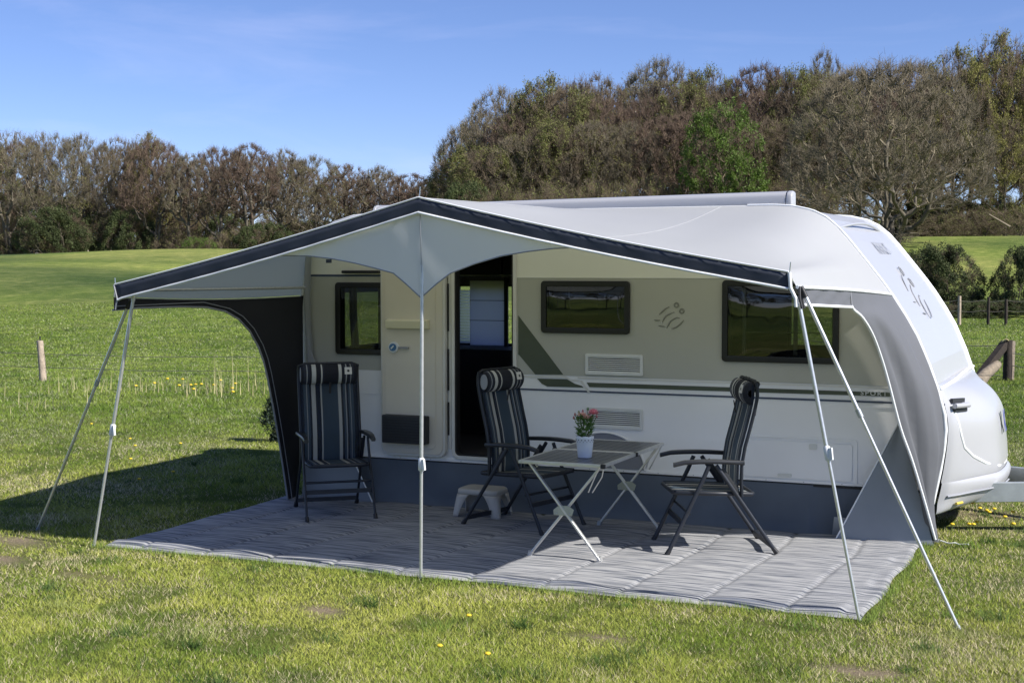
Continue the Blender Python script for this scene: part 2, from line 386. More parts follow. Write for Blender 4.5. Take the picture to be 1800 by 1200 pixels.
    a = g.data.attributes.new('soil', 'FLOAT', 'POINT'); a.data.foreach_set('value', (soil_mask(V[:, 0], V[:, 1]) * (1 - far[:, 0])).astype(float))
    return tag(g, kind='structure', label='sunny green meadow rising to the woods')
build_ground()

def tri_mesh(name, P, colr, matn):
    """P: (n,3,3) triangles, colr: (n,3)"""
    n = len(P); me = bpy.data.meshes.new(name); me.vertices.add(3 * n); me.vertices.foreach_set('co', P.reshape(-1).astype(np.float32))
    me.loops.add(3 * n); me.loops.foreach_set('vertex_index', np.arange(3 * n, dtype=np.int32)); me.polygons.add(n)
    me.polygons.foreach_set('loop_start', np.arange(0, 3 * n, 3, dtype=np.int32)); me.update(calc_edges=True)
    if colr is not None:
        a = me.color_attributes.new('col', 'FLOAT_COLOR', 'POINT'); c = np.ones((3 * n, 4), np.float32); c[:, :3] = np.repeat(colr, 3, 0); a.data.foreach_set('color', c.ravel())
    me.materials.append(M[matn]); me.validate(); return me

def blade_mat():
    m = bpy.data.materials.new('grass_blade'); m.use_nodes = True; n = m.node_tree; b = n.nodes['Principled BSDF']; b.inputs['Roughness'].default_value = .7; b.inputs['Specular IOR Level'].default_value = .12
    ge = n.nodes.new('ShaderNodeNewGeometry'); va = n.nodes.new('ShaderNodeVectorMath'); va.operation = 'MULTIPLY_ADD'; va.inputs[1].default_value = (.55, .55, .55); va.inputs[2].default_value = (0, 0, .8); vn = n.nodes.new('ShaderNodeVectorMath'); vn.operation = 'NORMALIZE'
    n.links.new(ge.outputs['Normal'], va.inputs[0]); n.links.new(va.outputs[0], vn.inputs[0]); n.links.new(vn.outputs[0], b.inputs['Normal'])
    a = n.nodes.new('ShaderNodeAttribute'); a.attribute_name = 'col'; n.links.new(a.outputs['Color'], b.inputs['Base Color'])
    t = n.nodes.new('ShaderNodeBsdfTranslucent'); n.links.new(a.outputs['Color'], t.inputs[0]); s = n.nodes.new('ShaderNodeMixShader'); s.inputs[0].default_value = .28
    n.links.new(b.outputs[0], s.inputs[1]); n.links.new(t.outputs[0], s.inputs[2]); n.links.new(s.outputs[0], n.nodes['Material Output'].inputs[0]); MATS['grass_blade'] = m
blade_mat()
def build_grass():
    rs = np.random.RandomState(11); N = 1150000
    # density ~ 1/d^2 per square metre => log-uniform in d
    d = 6.0 * (58 / 6.0) ** (rs.rand(N) ** 1.12); a = np.radians(rs.uniform(-25, 25, N)) + math.atan2(.9135, -.4035)
    x = CAM[0] + d * np.cos(a); y = CAM[1] + d * np.sin(a)
    n1 = vnoise(x, y, .16, 21); keep = (n1 + .35 * rs.rand(N) > .22)
    onmat = (x > -2.62) & (x < 2.86) & (y > -2.56) & (y < -.1); under = (x > -2.5) & (x < 2.8) & (y >= -.1) & (y < 2.3)
    soil = soil_mask(x, y); keep &= ~onmat & ~under & (rs.rand(N) > soil * .97)
    x, y, d, soil = x[keep], y[keep], d[keep], soil[keep]; n = len(x); z = terrain(x, y)
    tall = sstep(17.5, 21, d) * (1 - sstep(26, 31, d))       # unmown strip along the fence
    clump = sstep(.6, .8, vnoise(x, y, .35, 5))
    h = (.014 + .020 * rs.rand(n) + .022 * clump * rs.rand(n)) * (1 + .9 * tall * rs.rand(n)) * (1 + sstep(20, 45, d) * .6) * (1 - .6 * soil)
    wd = .0042 * np.maximum(1, d / 8.0) ** .95 * (.7 + .8 * rs.rand(n))
    th = rs.rand(n) * 2 * math.pi; ln = (.25 + rs.rand(n) * 1.15) * h; ph = rs.rand(n) * 2 * math.pi
    B = np.stack([x, y, z - .004], 1); wv = np.stack([np.cos(th), np.sin(th), 0 * th], 1) * wd[:, None] / 2
    T = B + np.stack([np.cos(ph) * ln, np.sin(ph) * ln, h], 1)
    P = np.stack([B - wv, B + wv, T], 1)
    g1 = np.array([.20, .29, .040]); g2 = np.array([.50, .52, .115]); g3 = np.array([.075, .135, .028]); s1 = np.array([.80, .70, .45])
    f = np.clip(fbm(x, y, .6, 3, 12) * 1.7 - .35 + rs.randn(n) * .25, 0, 1)[:, None]; c = g1 * (1 - f) + g2 * f
    dk = (sstep(.60, .75, fbm(x, y, .45, 3, 31)) * .7)[:, None]; c = c * (1 - dk) + g3 * dk
    st = (rs.rand(n) < .09 + .62 * straw_mask(x, y))[:, None]; c = np.where(st, s1 * (.55 + .5 * rs.rand(n)[:, None]), c)
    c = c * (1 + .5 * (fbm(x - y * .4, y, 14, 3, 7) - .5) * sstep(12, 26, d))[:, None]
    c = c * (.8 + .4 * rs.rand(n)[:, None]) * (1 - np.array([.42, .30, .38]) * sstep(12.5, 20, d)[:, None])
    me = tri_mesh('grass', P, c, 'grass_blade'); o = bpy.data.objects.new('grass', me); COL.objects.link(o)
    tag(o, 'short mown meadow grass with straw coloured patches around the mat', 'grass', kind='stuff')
build_grass()

# dry stalks near the fence
def stalks():
    rs = np.random.RandomState(5); T = []
    for px, py, n_, hh in ((410, 690, 60, .35), (310, 690, 26, .3), (560, 690, 20, .5), (385, 690, 8, .75), (440, 690, 8, .75), (30, 720, 30, .3), (150, 690, 24, .35), (250, 690, 20, .3)):
        c = gnd(px, py)
        for k in range(n_):
            x = c[0] + rs.randn() * .5; y = c[1] + rs.randn() * .5; z = tz(x, y); h = hh * (.5 + rs.rand() * .6); a = rs.rand() * 6.28; l = h * .35 * rs.rand(); wv = np.array([math.cos(a), math.sin(a), 0]) * .007
            B = np.array([x, y, z]); T.append([B - wv, B + wv, B + np.array([l * math.cos(a + 1), l * math.sin(a + 1), h])])
    me = tri_mesh('dry_stalks', np.array(T), np.tile([.50, .46, .24], (len(T), 1)) * (.7 + .5 * rs.rand(len(T), 1)), 'grass_blade')
    o = bpy.data.objects.new('dry_stalks', me); COL.objects.link(o); tag(o, 'dry pale grass stalks along the wire fence', 'dry grass', kind='stuff')
stalks()
def tufts():
    rs = np.random.RandomState(15); T = []; C_ = []
    for i in range(150):
        d = rs.uniform(6.3, 15); a = math.radians(rs.uniform(-23, 23)) + math.atan2(.9135, -.4035); cx = CAM[0] + d * math.cos(a); cy = CAM[1] + d * math.sin(a)
        if -2.7 < cx < 2.95 and cy > -2.66: continue
        base = np.array([[.07, .13, .03], [.16, .25, .05], [.11, .18, .05], [.34, .38, .12]][rs.randint(4)]); rr = rs.uniform(.02, .09); hh = rs.uniform(.035, .085)
        for k in range(int(60 + 700 * rr)):
            q = rs.randn(2) * rr; x, y = cx + q[0], cy + q[1]; z = tz(x, y) if k % 8 == 0 or k == 0 else z; h = hh * (.5 + .7 * rs.rand()); l = h * rs.uniform(.3, 1.3); b = rs.rand() * 6.28; w_ = rs.rand() * 6.28; wv = np.array([math.cos(w_), math.sin(w_), 0]) * .0028
            B = np.array([x, y, z - .003]); T.append([B - wv, B + wv, B + np.array([l * math.cos(b), l * math.sin(b), h])]); C_.append(base * (.75 + .5 * rs.rand()))
    for k in range(5200):      # longer unmown grass along the edge of the mat
        if k < 3600: x = rs.uniform(-2.7, 2.9); y = -2.575 - abs(rs.randn()) * .035
        else: x = 2.87 + abs(rs.randn()) * .03; y = rs.uniform(-2.6, -.1)
        z = 0; h = rs.uniform(.025, .065); l = h * rs.uniform(.1, .9); b = rs.rand() * 6.28; w_ = rs.rand() * 6.28; wv = np.array([math.cos(w_), math.sin(w_), 0]) * .0026; B = np.array([x, y, z - .003]); T.append([B - wv, B + wv, B + np.array([l * math.cos(b), l * math.sin(b), h])]); C_.append(np.array([.24, .33, .07]) * (.6 + .7 * rs.rand()))
    me = tri_mesh('grass_tufts', np.array(T), np.array(C_), 'grass_blade'); o = bpy.data.objects.new('grass_tufts', me); COL.objects.link(o); tag(o, 'longer grass tufts and weeds scattered in the lawn and along the mat', 'grass', kind='stuff')
tufts()

def dandelions():
    hd = MB(); hd.lathe((0, 0, .055), [(0, .012), (.010, .011), (.018, .006), (.019, .002), (.008, -.004), (0, -.005)], 10, fn=lambda i, k: .003 * (k % 2))
    stx = MB(); stx.tube([(0.01, 0, -.01), (.004, 0, .03), (0, 0, .052)], .0022, 5)
    root = thing('dandelion', 'yellow dandelion', 'flower'); obj('flower_head', hd, 'dandelion', root); obj('flower_stem', stx, 'stem', root)
    rs = np.random.RandomState(8); L = []
    for i in range(16): L.append((rs.uniform(1665, 1798), rs.uniform(885, 935), 'yellow dandelions in the dry grass below the tow bar', 'dandelions under the caravan nose', 1.0))
    for p in ((824, 1095), (773, 1152), (857, 1168)): L.append((*p, 'yellow dandelion in the foreground lawn in front of the centre pole', 'dandelions in the foreground lawn', .9))
    for i in range(14): L.append((rs.choice([245, 300, 318, 350, 410]) + rs.randn() * 12, 688 + rs.randn() * 6, 'yellow dandelions among dry stalks near the wire fence on the left', 'dandelions by the fence', 1.6))
    for i in range(10): L.append((rs.uniform(150, 480), rs.uniform(740, 860), 'yellow dandelions scattered on the lawn behind the left poles', 'dandelions scattered on the left lawn', 1.0))
    for i, (px, py, lab, grp, s) in enumerate(L):
        o = root if i == 0 else copy_tree(root); p = gnd(px, py); o.location = (p[0], p[1], tz(p[0], p[1])); o.rotation_euler = (0, 0, i); o.scale = (s, s, s); o['label'] = lab; o['group'] = grp
dandelions()
# ------------------------------------------------------------------ caravan
PROF = [(-2.50, .38), (-2.53, .8), (-2.53, 1.3), (-2.51, 1.8), (-2.45, 2.10), (-2.34, 2.30), (-2.18, 2.42), (-1.98, 2.475), (-1.75, 2.49), (0, 2.495), (1.70, 2.495), (1.85, 2.485),
        (2.0, 2.45), (2.10, 2.40), (2.19, 2.325), (2.27, 2.235), (2.43, 2.035), (2.52, 1.92), (2.60, 1.81), (2.69, 1.67), (2.77, 1.53), (2.86, 1.32), (2.93, 1.12), (2.975, .96), (2.985, .85), (2.975, .72), (2.95, .55), (2.90, .30)]
PT = np.array(PROF)
def ztop(x):
    T = PT[5:25]; return float(np.interp(x, np.concatenate([PT[:6, 0][[2, 3, 4, 5]], T[1:, 0]]), np.concatenate([PT[:6, 1][[2, 3, 4, 5]], T[1:, 1]])))
def zbot(x):
    if x <= 2.90: return float(np.interp(x, [-2.5, 2.90], [.38, .30 + .06]))
    return float(np.interp(x, [2.90, 2.95, 2.975, 2.985], [.30, .55, .72, .85]))
def xfront(z):
    T = PT[11:][::-1]; return float(np.interp(z, T[:, 1], T[:, 0]))
def wall_cols(mb, x0, x1, z0, z1, holes, y):
    xs = sorted(set([x0, x1] + [p[0] for p in PROF if x0 < p[0] < x1] + [q for h in holes for q in h[:2] if x0 < q < x1]))
    for a, b in zip(xs[:-1], xs[1:]):
        if b - a < 1e-6: continue
        la, lb = max(z0, zbot(a)), max(z0, zbot(b)); ta, tb = min(z1, ztop(a)), min(z1, ztop(b))
        if ta <= la and tb <= lb: continue
        ta = max(ta, la); tb = max(tb, lb)
        hs = sorted([(h[0], h[1], max(h[2], max(la, lb)), min(h[3], max(ta, tb))) for h in holes if h[0] <= a + 1e-6 and h[1] >= b - 1e-6 and h[3] > min(la, lb) and h[2] < max(ta, tb)], key=lambda h: h[2])
        ca, cb = la, lb
        for h in hs:
            mb.add([(a, y, ca), (b, y, cb), (b, y, h[2]), (a, y, h[2])], [(0, 1, 2, 3)]); ca = cb = h[3]
        if ta > ca or tb > cb: mb.add([(a, y, ca), (b, y, cb), (b, y, tb), (a, y, ta)], [(0, 1, 2, 3)])
    return mb
def rrect(x0, x1, z0, z1, r, n=5):
    P = []
    for cx, cz, a0 in ((x1 - r, z0 + r, -90), (x1 - r, z1 - r, 0), (x0 + r, z1 - r, 90), (x0 + r, z0 + r, 180)):
        for k in range(n + 1):
            a = R_(a0 + 90 * k / n); P.append((cx + r * math.cos(a), cz + r * math.sin(a)))
    return P
def rpanel(mb, x0, x1, z0, z1, r, ya, yb, mi=0):       # solid rounded panel between two y planes
    P = rrect(x0, x1, z0, z1, r); return mb.poly([(x, ya, z) for x, z in P], (0, yb - ya, 0), mi)
def rframe(mb, x0, x1, z0, z1, r, w_, ya, yb, mi=0):    # rounded ring
    A = rrect(x0, x1, z0, z1, r); B = rrect(x0 + w_, x1 - w_, z0 + w_, z1 - w_, max(r - w_, .004)); n = len(A)
    vs = [(x, ya, z) for x, z in A] + [(x, ya, z) for x, z in B] + [(x, yb, z) for x, z in A] + [(x, yb, z) for x, z in B]
    fs = []
    for i in range(n):
        j = (i + 1) % n; fs += [(i, j, n + j, n + i), (2 * n + i, 3 * n + i, 3 * n + j, 2 * n + j), (i, 2 * n + i, 2 * n + j, j), (n + i, n + j, 3 * n + j, 3 * n + i)]
    return mb.add(vs, fs, mi=mi)

DOOR = (-1.0, -.453, .455, 2.17); W0 = (-2.13, -1.50, 1.31, 1.885); W1 = (-.185, .52, 1.53, 1.905); W2 = (1.335, 2.175, 1.335, 1.915)
HOLES = [DOOR, W0, W1, W2]; YB = 2.3
def build_caravan():
    c = thing('caravan', 'white caravan with grey side band and open door, standing behind the awning', 'caravan', (0, 1.15, 0))
    near = MB(); wall_cols(near, -2.53, 2.985, .30, 2.6, HOLES, 0.0); obj('side_wall', near, 'wall_white', c)
    farh = [(-2.10, -1.32, 1.25, 1.86), (1.3, 2.1, 1.3, 1.9)]
    far = MB(); wall_cols(far, -2.53, 2.985, .30, 2.6, farh, YB); obj('far_wall', far, 'white_gelcoat', c)
    # roof, nose and rear swept across the width, rounded over at the rails; rear window left open
    sh = MB(); ys = [0, YB]
    for i in range(len(PROF) - 1):
        (xa, za), (xb, zb) = PROF[i], PROF[i + 1]
        yy = [0, YB] if i != 2 else None
        if i == 2: sh.add([(xa, y, za) for y in (0, .35)] + [(xb, y, zb) for y in (.35, 0)], [(0, 1, 2, 3)]); sh.add([(xa, y, za) for y in (1.85, YB)] + [(xb, y, zb) for y in (YB, 1.85)], [(0, 1, 2, 3)])
        else: sh.add([(xa, 0, za), (xa, YB, za), (xb, YB, zb), (xb, 0, zb)], [(0, 1, 2, 3)], True)
    sh.add([(PROF[0][0], 0, PROF[0][1]), (2.90, 0, .36), (2.90, YB, .36), (PROF[0][0], YB, PROF[0][1])], [(0, 1, 2, 3)])
    obj('shell', sh, 'white_gelcoat', c)
    # corner rails
    for y in (-.006, YB + .004):
        r = MB(); r.tube([(x, y, z) for x, z in PROF], .017, 8); obj('edge_rail', r, 'piping', c)
    r = MB(); r.tube([(x + .006, .045, z + .004) for x, z in PROF[10:]], .007, 6); obj('awning_rail', r, 'piping_grey', c)
    # upper cream panel and grey graphic band, dark diagonal, stripes
    up = MB(); wall_cols(up, -2.50, 2.60, 1.952, 2.6, [(h[0], h[1], h[2], h[3]) for h in (DOOR,)] , -.003); obj('upper_panel', up, 'wall_cream', c)
    gb = MB()
    wall_cols(gb, -.453, 2.985, 1.155, 1.95, [W1, W2], -.003); obj('side_graphic', gb, 'wall_grey', c)
    gb = MB(); wall_cols(gb, -2.50, -1.0, 1.15, 1.95, [W0], -.003); obj('side_graphic', gb, 'wall_grey', c)
    dg = MB(); y = -.006
    q = lambda *P: dg.poly([tuple(wal(px, py, y)) for px, py in P][::-1])
    q((911, 554), (990, 658), (941, 658), (911, 622)); q((944, 665), (997, 666), (1010, 674), (1023, 678), (1026, 681), (962, 679), (952, 674))
    q((1031, 672), (1571, 690), (1571, 697), (1036, 680)); obj('dark_graphic', dg, 'decal_green', c)
    bl = MB(); bl.box((-.44, -.006, 1.026), (2.98, -.0045, 1.040)); bl.box((-2.5, -.006, 1.955), (-1.70, -.0045, 1.975)); obj('blue_stripe', bl, 'decal_blue', c)
    ws = MB()
    obj('white_stripe', MB().poly([tuple(wal(px, py, -.0085)) for px, py in ((1019, 668.5), (1023.5, 668.5), (1037.5, 690), (1033.5, 690))][::-1]), 'door_edge', c)
    ws.poly([tuple(wal(px, py, -.0085)) for px, py in ((909, 659.5), (994, 660.5), (1004, 667), (1019, 667.5), (1019, 669.5), (1003, 669.5), (992, 663.5), (909, 662.5))][::-1])
    ws = obj('white_stripe', ws, 'door_edge', c) and MB()
    ws.box((.1, -.0065, 1.136), (2.93, -.0045, 1.149)); obj('white_stripe', ws, 'door_edge', c)
    p = wal(1536, 691.5, -.0075); t = text_mb('SPORT', .046, p, (1, 0, -.012), (0, 0, 1), bold=.0008, spacing=1.35, xs=1.15); obj('lettering', t, 'text_white', c)
    # embossed emblem of strokes and rings
    S1 = [[(380, 575), (450, 510), (520, 450), (620, 395)], [(455, 750), (500, 660), (545, 600), (620, 560), (735, 512)], [(555, 880), (610, 790), (655, 715), (740, 660), (800, 635), (865, 645)],
          [(665, 885), (720, 880), (790, 850), (880, 780), (960, 690)], [(265, 692), (330, 700), (400, 700)], [(370, 820), (440, 830), (515, 840)]]
    ringp = lambda cx, cy: [(cx + 48 * math.cos(a), cy + 48 * math.sin(a)) for a in np.linspace(-2.6, 3.6, 18)]
    S1 += [ringp(790, 352), ringp(915, 485)]
    def emblem(O, U, V, k, r, m):
        e = MB(); O, U, V = map(np.array, (O, U, V)); N = np.cross(U, V)
        for s in S1: e.tube([O + U * (a - 640) * k - V * (b - 610) * k + N * .002 for a, b in s], [r * .5] + [r] * (len(s) - 2) + [r * .6], 6, squash=(1, 1))
        return obj('emblem', e, m, c)
    emblem(wal(1178, 556, -.003), (1., 0, 0), (0, 0, 1.), .00035, .0062, 'emboss')
    li = MB()
    for s in S1[:4]: li.tube([np.array(wal(1178, 556, -.004)) + np.array([(a - 655) * .00035, 0, -(b - 592) * .00035]) for a, b in s], .0035, 5)
    obj('emblem_highlight', li, 'vent_white', c)  # pale offset copies of the strokes, painted as lit edges of the embossing
    # nose marks: where a photograph point meets the sloping nose
    def nose(px, py):
        best = None
        for y in np.linspace(0.02, 2.28, 400):
            p = wal(px, py, y); dd = abs(p[0] - xfront(p[2]))
            if best is None or dd < best[0]: best = (dd, p)
        return best[1]
    V = np.array([-.611, 0, .791]); U = np.array([0, 1., 0])
    pk = nose(1550, 438); V2 = np.array([-.66, 0, .75]); obj('nose_lettering', text_mb('KNAUS', .17, pk + np.array([.006, 0, .006]), U, V2 / np.linalg.norm(V2), bold=.003, xs=1.0), 'nose_mark', c)
    pe = nose(1607, 516); zz = pe[2]; tv = np.array([xfront(zz + .1) - xfront(zz - .1), 0, .2]); tv /= np.linalg.norm(tv)
    emblem(pe + np.array([.001, 0, .0]), U, tv, .00085, .0055, 'nose_mark')
    # nose window outline
    nw = MB()
    for z_, rr in ((2.36, .012),): nw.tube([(xfront(z_ - .02 * math.sin(math.pi * k / 12)) + .004, .10 + 2.1 * k / 12, z_ + .06 * math.sin(math.pi * k / 12) - .03) for k in range(13)], rr, 6)
    obj('nose_moulding', nw, 'white_gelcoat', c)
    # bulging gas locker and bumper
    ZS = [1.17, 1.155, 1.13, 1.09, 1.05, 1.0, .93, .86, .78, .7, .62, .54, .47, .44]; BU = [.00, .05, .11, .17, .215, .25, .28, .295, .31, .325, .345, .365, .38, .37]
    YS = [.03, .06, .10, .18, .30, .45, .60, .72, .85, 1.0, 1.15, 1.3, 1.45, 1.58, 1.70, 1.85, 2.0, 2.12, 2.2, 2.24, 2.27]
    def sh_(y):
        t = 1.15 - abs(y - 1.15)
        return np.interp(t, [.02, .05, .15, .45, .70, .85, 1.15], [.0, .16, .30, .62, .90, .97, 1.0])
    P = np.array([[(xfront(z) + b * sh_(y) + .004, y, z) for y in YS] for z, b in zip(ZS, BU)]); nl = MB(); nl.grid(P); o = obj('gas_locker', nl, 'white_gelcoat', c); md = o.modifiers.new('s', 'SUBSURF'); md.levels = 1; md.render_levels = 1
    cr_ = MB(); cr_.tube([(xfront(z) + b * sh_(y) - .004, y, z) for y, z, b in ((.10, 1.02, .25), (.13, .9, .28), (.16, .8, .305), (.22, .7, .325), (.36, .62, .345), (.55, .55, .36), (.8, .5, .37), (1.15, .49, .37), (1.5, .5, .37))], .015, 8)
    obj('locker_crease_highlight', cr_, 'piping', c)  # bright highlight on the locker crease, painted as a white tube
    cr_ = MB(); cr_.tube([(xfront(1.165) + .03 * sh_(y) + .02, y, 1.165 - .02 * math.cos(y * 2)) for y in YS], .013, 6); obj('seam_strip', cr_, 'piping', c)
    ZB = [.455, .44, .40, .36, .33, .30, .27, .235, .215, .21]; BB = [.37, .40, .415, .41, .395, .375, .35, .30, .2, .0]
    P = np.array([[(xfront(max(z, .3)) + b * sh_(y) + .012, y, z) for y in YS] for z, b in zip(ZB, BB)]); bp = MB(); bp.grid(P); o = obj('bumper', bp, 'white_gelcoat', c); md = o.modifiers.new('s', 'SUBSURF'); md.levels = 1; md.render_levels = 1
    gr = MB(); gr.tube([(xfront(.345) + .41 * sh_(y) + .018, y, .348) for y in YS[1:11]], .008, 6); obj('bumper_groove', gr, 'piping_grey', c)
    ml_ = MB(); ml_.tube([(xfront(.3) + .40 * sh_(y) + .02, y, .282) for y in (.17, .21, .25)], .011, 8); obj('marker_lamp', ml_, 'amber', c)
    for dz, hh in ((1.055, .032), (.985, .026)):
        h = MB(); h.poly([(xfront(dz) + .25 * sh_(yy) + .022, yy, zz_) for yy, zz_ in ((.09, dz - hh / 2), (.30, dz - hh / 2 - .01), (.30, dz + hh / 2 - .01), (.09, dz + hh / 2))], (-.02, 0, 0)); obj('grab_recess', h, 'dark_plastic', c)
    h = MB(); h.tube([(xfront(1.02) + .25 * sh_(yy) + .04, yy, 1.018 - .04 * (yy - .1)) for yy in (.06, .14, .24, .30)], .020, 8); obj('grab_handle', h, 'white_gelcoat', c)
    pk = np.array([xfront(.84) + .31 + .012, 1.05, .82]); obj('locker_lettering', text_mb('K', .22, pk, (0, 1, 0), (-.12, 0, .99), bold=.012), 'mark_blue', c)
    # windows of this side: frame, pane, blind rails and curtains
    for (x0, x1, z0, z1), kind in ((W0, 0), (W1, 1), (W2, 2)):
        f = MB(); rframe(f, x0 - .03, x1 + .03, z0 - .028, z1 + .022, .03, .045, -.030, -.0035); fr = obj('window_frame', f, 'window_frame', c, bevel=.004)
        g = MB(); n = 12; gx = np.linspace(x0 + .012, x1 - .012, n); gz = np.linspace(z0 + .012, z1 - .012, n)
        P = np.array([[(x, -.016 - .014 * (1 - (2 * (x - x0) / (x1 - x0) - 1) ** 4) * (1 - (2 * (z - z0) / (z1 - z0) - 1) ** 4), z) for x in gx] for z in gz]); g.grid(P)
        obj('window_pane', g, 'acrylic_clear' if kind == 0 else 'acrylic', fr)
        k = MB(); rframe(k, x0 - .005, x1 + .005, z0 - .005, z1 + .005, .02, .03, .01, .05); obj('inner_rim', k, 'rubber', fr)
        if kind == 2:
            k = MB(); k.box((x0 + .10, .10, z0), (x0 + .125, .12, z1 - .03)); k.box((x0 + .50, .10, z0), (x0 + .53, .12, z1 - .03)); k.box((x0 + .10, .102, 1.53), (x1 - .10, .118, 1.536)); obj('blind_rail', k, 'wall_cream', fr)
        if kind == 0:
            for a, b in ((x0 + .04, x0 + .13), (x0 + .33, x0 + .5)):
                k = MB(); xs = np.linspace(a, b, 14); P = np.array([[(x + (.02 if z < z0 + .2 and a < x0 + .2 else 0), .09 + .012 * math.sin(x * 180), z) for x in xs] for z in (z0 + .0, z0 + .3, z1)]); k.grid(P); obj('curtain', k, 'curtain', fr)
        if kind == 1:
            k = MB(); rframe(k, x0 + .05, x1 - .05, z0 + .04, z1 - .05, .03, .018, .02, .03); obj('blind_frame', k, 'dark_plastic', fr)
    # far windows
    for (x0, x1, z0, z1) in farh:
        f = MB(); rframe(f, x0 - .03, x1 + .03, z0 - .03, z1 + .03, .03, .05, YB - .012, YB + .02); fr = obj('far_window', f, 'window_frame', c); g = MB(); g.poly([(x0, YB + .01, z0), (x1, YB + .01, z0), (x1, YB + .01, z1), (x0, YB + .01, z1)]); obj('far_pane', g, 'pane_clear', fr)
    g = MB(); g.poly([(-2.545, .35, 1.29), (-2.545, 1.85, 1.29), (-2.53, 1.85, 1.81), (-2.53, .35, 1.81)]); obj('rear_window', g, 'acrylic_clear', c)
    # vents, locker door, wheel arch, awning light
    for z0, z1, dx in ((1.171, 1.341, 0), (.738, .907, .008)):
        v = MB(); rframe(v, .168 + dx, .660, z0, z1, .014, .026, -.018, -.0035); vf = obj('fridge_vent', v, 'vent_white', c, bevel=.003)
        s = MB(); nb = 8
        for k in range(nb):
            zz = z0 + .03 + (z1 - z0 - .06) * k / (nb - 1); s.poly([(.195, -.0075, zz + .004), (.633, -.0075, zz + .004), (.633, -.014, zz - .002), (.195, -.014, zz - .002)], (0, 0, -.003))
        obj('slats', s, 'vent_white', vf); b = MB(); b.box((.19, -.0055, z0 + .02), (.64, -.0042, z1 - .02)); obj('vent_back', b, 'vent_dark', vf)
    l = MB(); rframe(l, 1.352, 2.352, .392, .742, .025, .010, -.009, -.0005); ld = obj('locker_door', l, 'wall_white', c, bevel=.002)
    k = MB(); rpanel(k, 1.39, 2.315, .425, .705, .02, -.0115, -.001); obj('locker_panel', k, 'wall_white', ld, bevel=.004)
    k = MB(); rpanel(k, 1.75, 1.86, .435, .46, .01, -.022, -.0125); rpanel(k, 1.99, 2.05, .655, .70, .012, -.024, -.0125); obj('locker_latch', k, 'vent_white', ld)
    k = MB(); rframe(k, -2.14, -1.72, .60, .95, .02, .006, -.006, -.0005); obj('service_hatch', k, 'wall_white', c)
    am = MB(); n = 24; cx, rx, rz = .335, .345, .29
    A = [(cx + rx * math.cos(math.pi * k / n), .42 + rz * math.sin(math.pi * k / n)) for k in range(n + 1)]
    am.poly([(x, -.010, z) for x, z in A], (0, .008, 0)); obj('wheel_cover', am, 'mark_grey', c)
    am = MB(); am.tube([(x, -.014, z) for x, z in A], .010, 8); obj('wheel_arch_trim', am, 'wall_white', c)
    for x_ in np.arange(-2.4, 2.85, .29): k = MB(); k.tube([(x_, -.0125, .404), (x_, -.0145, .404)], .004, 6); obj('sill_screw', k, 'galv', c)
    k = MB(); k.box((-.44, -.0075, 1.950), (2.47, -.003, 1.9545)); obj('panel_joint', k, 'vent_white', c)
    k = MB(); k.box((-2.50, -.016, .372), (2.85, -.001, .392)); obj('sill_strip', k, 'rubber', c)
    k = MB(); k.box((-2.50, -.012, .396), (2.80, -.0005, .412)); obj('sill_trim', k, 'wall_white', c)
    k = MB(); rpanel(k, -2.08, -1.72, 1.985, 2.01, .008, -.05, -.0035); obj('awning_light', k, 'window_frame', c)
    # door opening frame, seals
    k = MB(); rframe(k, DOOR[0] - .035, DOOR[1] + .015, DOOR[2] - .035, DOOR[3] + .03, .07, .030, -.022, .04); df = obj('door_frame', k, 'door_edge', c, bevel=.003)
    k = MB(); rframe(k, DOOR[0] - .008, DOOR[1] - .012, DOOR[2] - .008, DOOR[3] + .01, .05, .016, -.014, .06); obj('door_seal', k, 'rubber', df)
    k = MB(); k.box((-1.062, -.016, .50), (-1.040, -.0035, 2.15)); obj('hinge_strip', k, 'door_edge', df); k = MB()
    for a, b in ((.62, .9), (1.0, 1.35), (1.5, 1.9)): k.box((-1.068, -.026, a), (-1.056, -.017, b))
    obj('hinge', k, 'rubber', df)
    # door leaf folded back flat against the wall
    k = MB(); rpanel(k, -1.690, -1.075, .430, 2.13, .07, -.062, -.012); d = obj('door', k, 'door_edge', c, bevel=.006)
    k = MB(); rpanel(k, -1.672, -1.095, .452, 2.10, .06, -.071, -.0625); obj('door_lining', k, 'door_lining', d, bevel=.004)
    k = MB(); rpanel(k, -1.640, -1.155, .50, 2.07, .05, -.078, -.0715); obj('door_panel', k, 'door_lining', d, bevel=.004)
    k = MB(); k.poly([(-1.61, -.13, 1.585), (-1.61, -.079, 1.60), (-1.61, -.079, 1.52), (-1.61, -.12, 1.52)], (.40, 0, 0)); obj('door_shelf', k, 'door_shelf', d, bevel=.004)
    p = wal(692, 610, -.09); k = MB(); k.tube([(p[0], -.0785, p[2]), (p[0], -.10, p[2])], .046, 24); lk = obj('lock', k, 'lock_white', d, bevel=.003)
    k = MB(); k.tube([(p[0], -.1005, p[2]), (p[0], -.112, p[2])], .032, 24); obj('lock_knob', k, 'lock_blue', lk)
    k = MB(); k.beam((p[0] - .012, -.115, p[2] - .012), (p[0] + .012, -.115, p[2] + .012), .01, .012, ref=(0, 1, 0)); obj('lock_lever', k, 'lock_white', lk)
    k = MB(); k.beam((p[0] + .052, -.094, p[2] - .004), (p[0] + .145, -.094, p[2] - .004), .018, .022, ref=(0, 1, 0)); obj('handle', k, 'piping_grey', d)
    k = MB(); k.box((-1.632, -.16, .545), (-1.212, -.079, .785)); b = obj('door_bin', k, 'dark_plastic', d, bevel=.01); k = MB()
    for i in range(8): k.box((-1.61, -.166, .575 + i * .024), (-1.235, -.1605, .583 + i * .024))
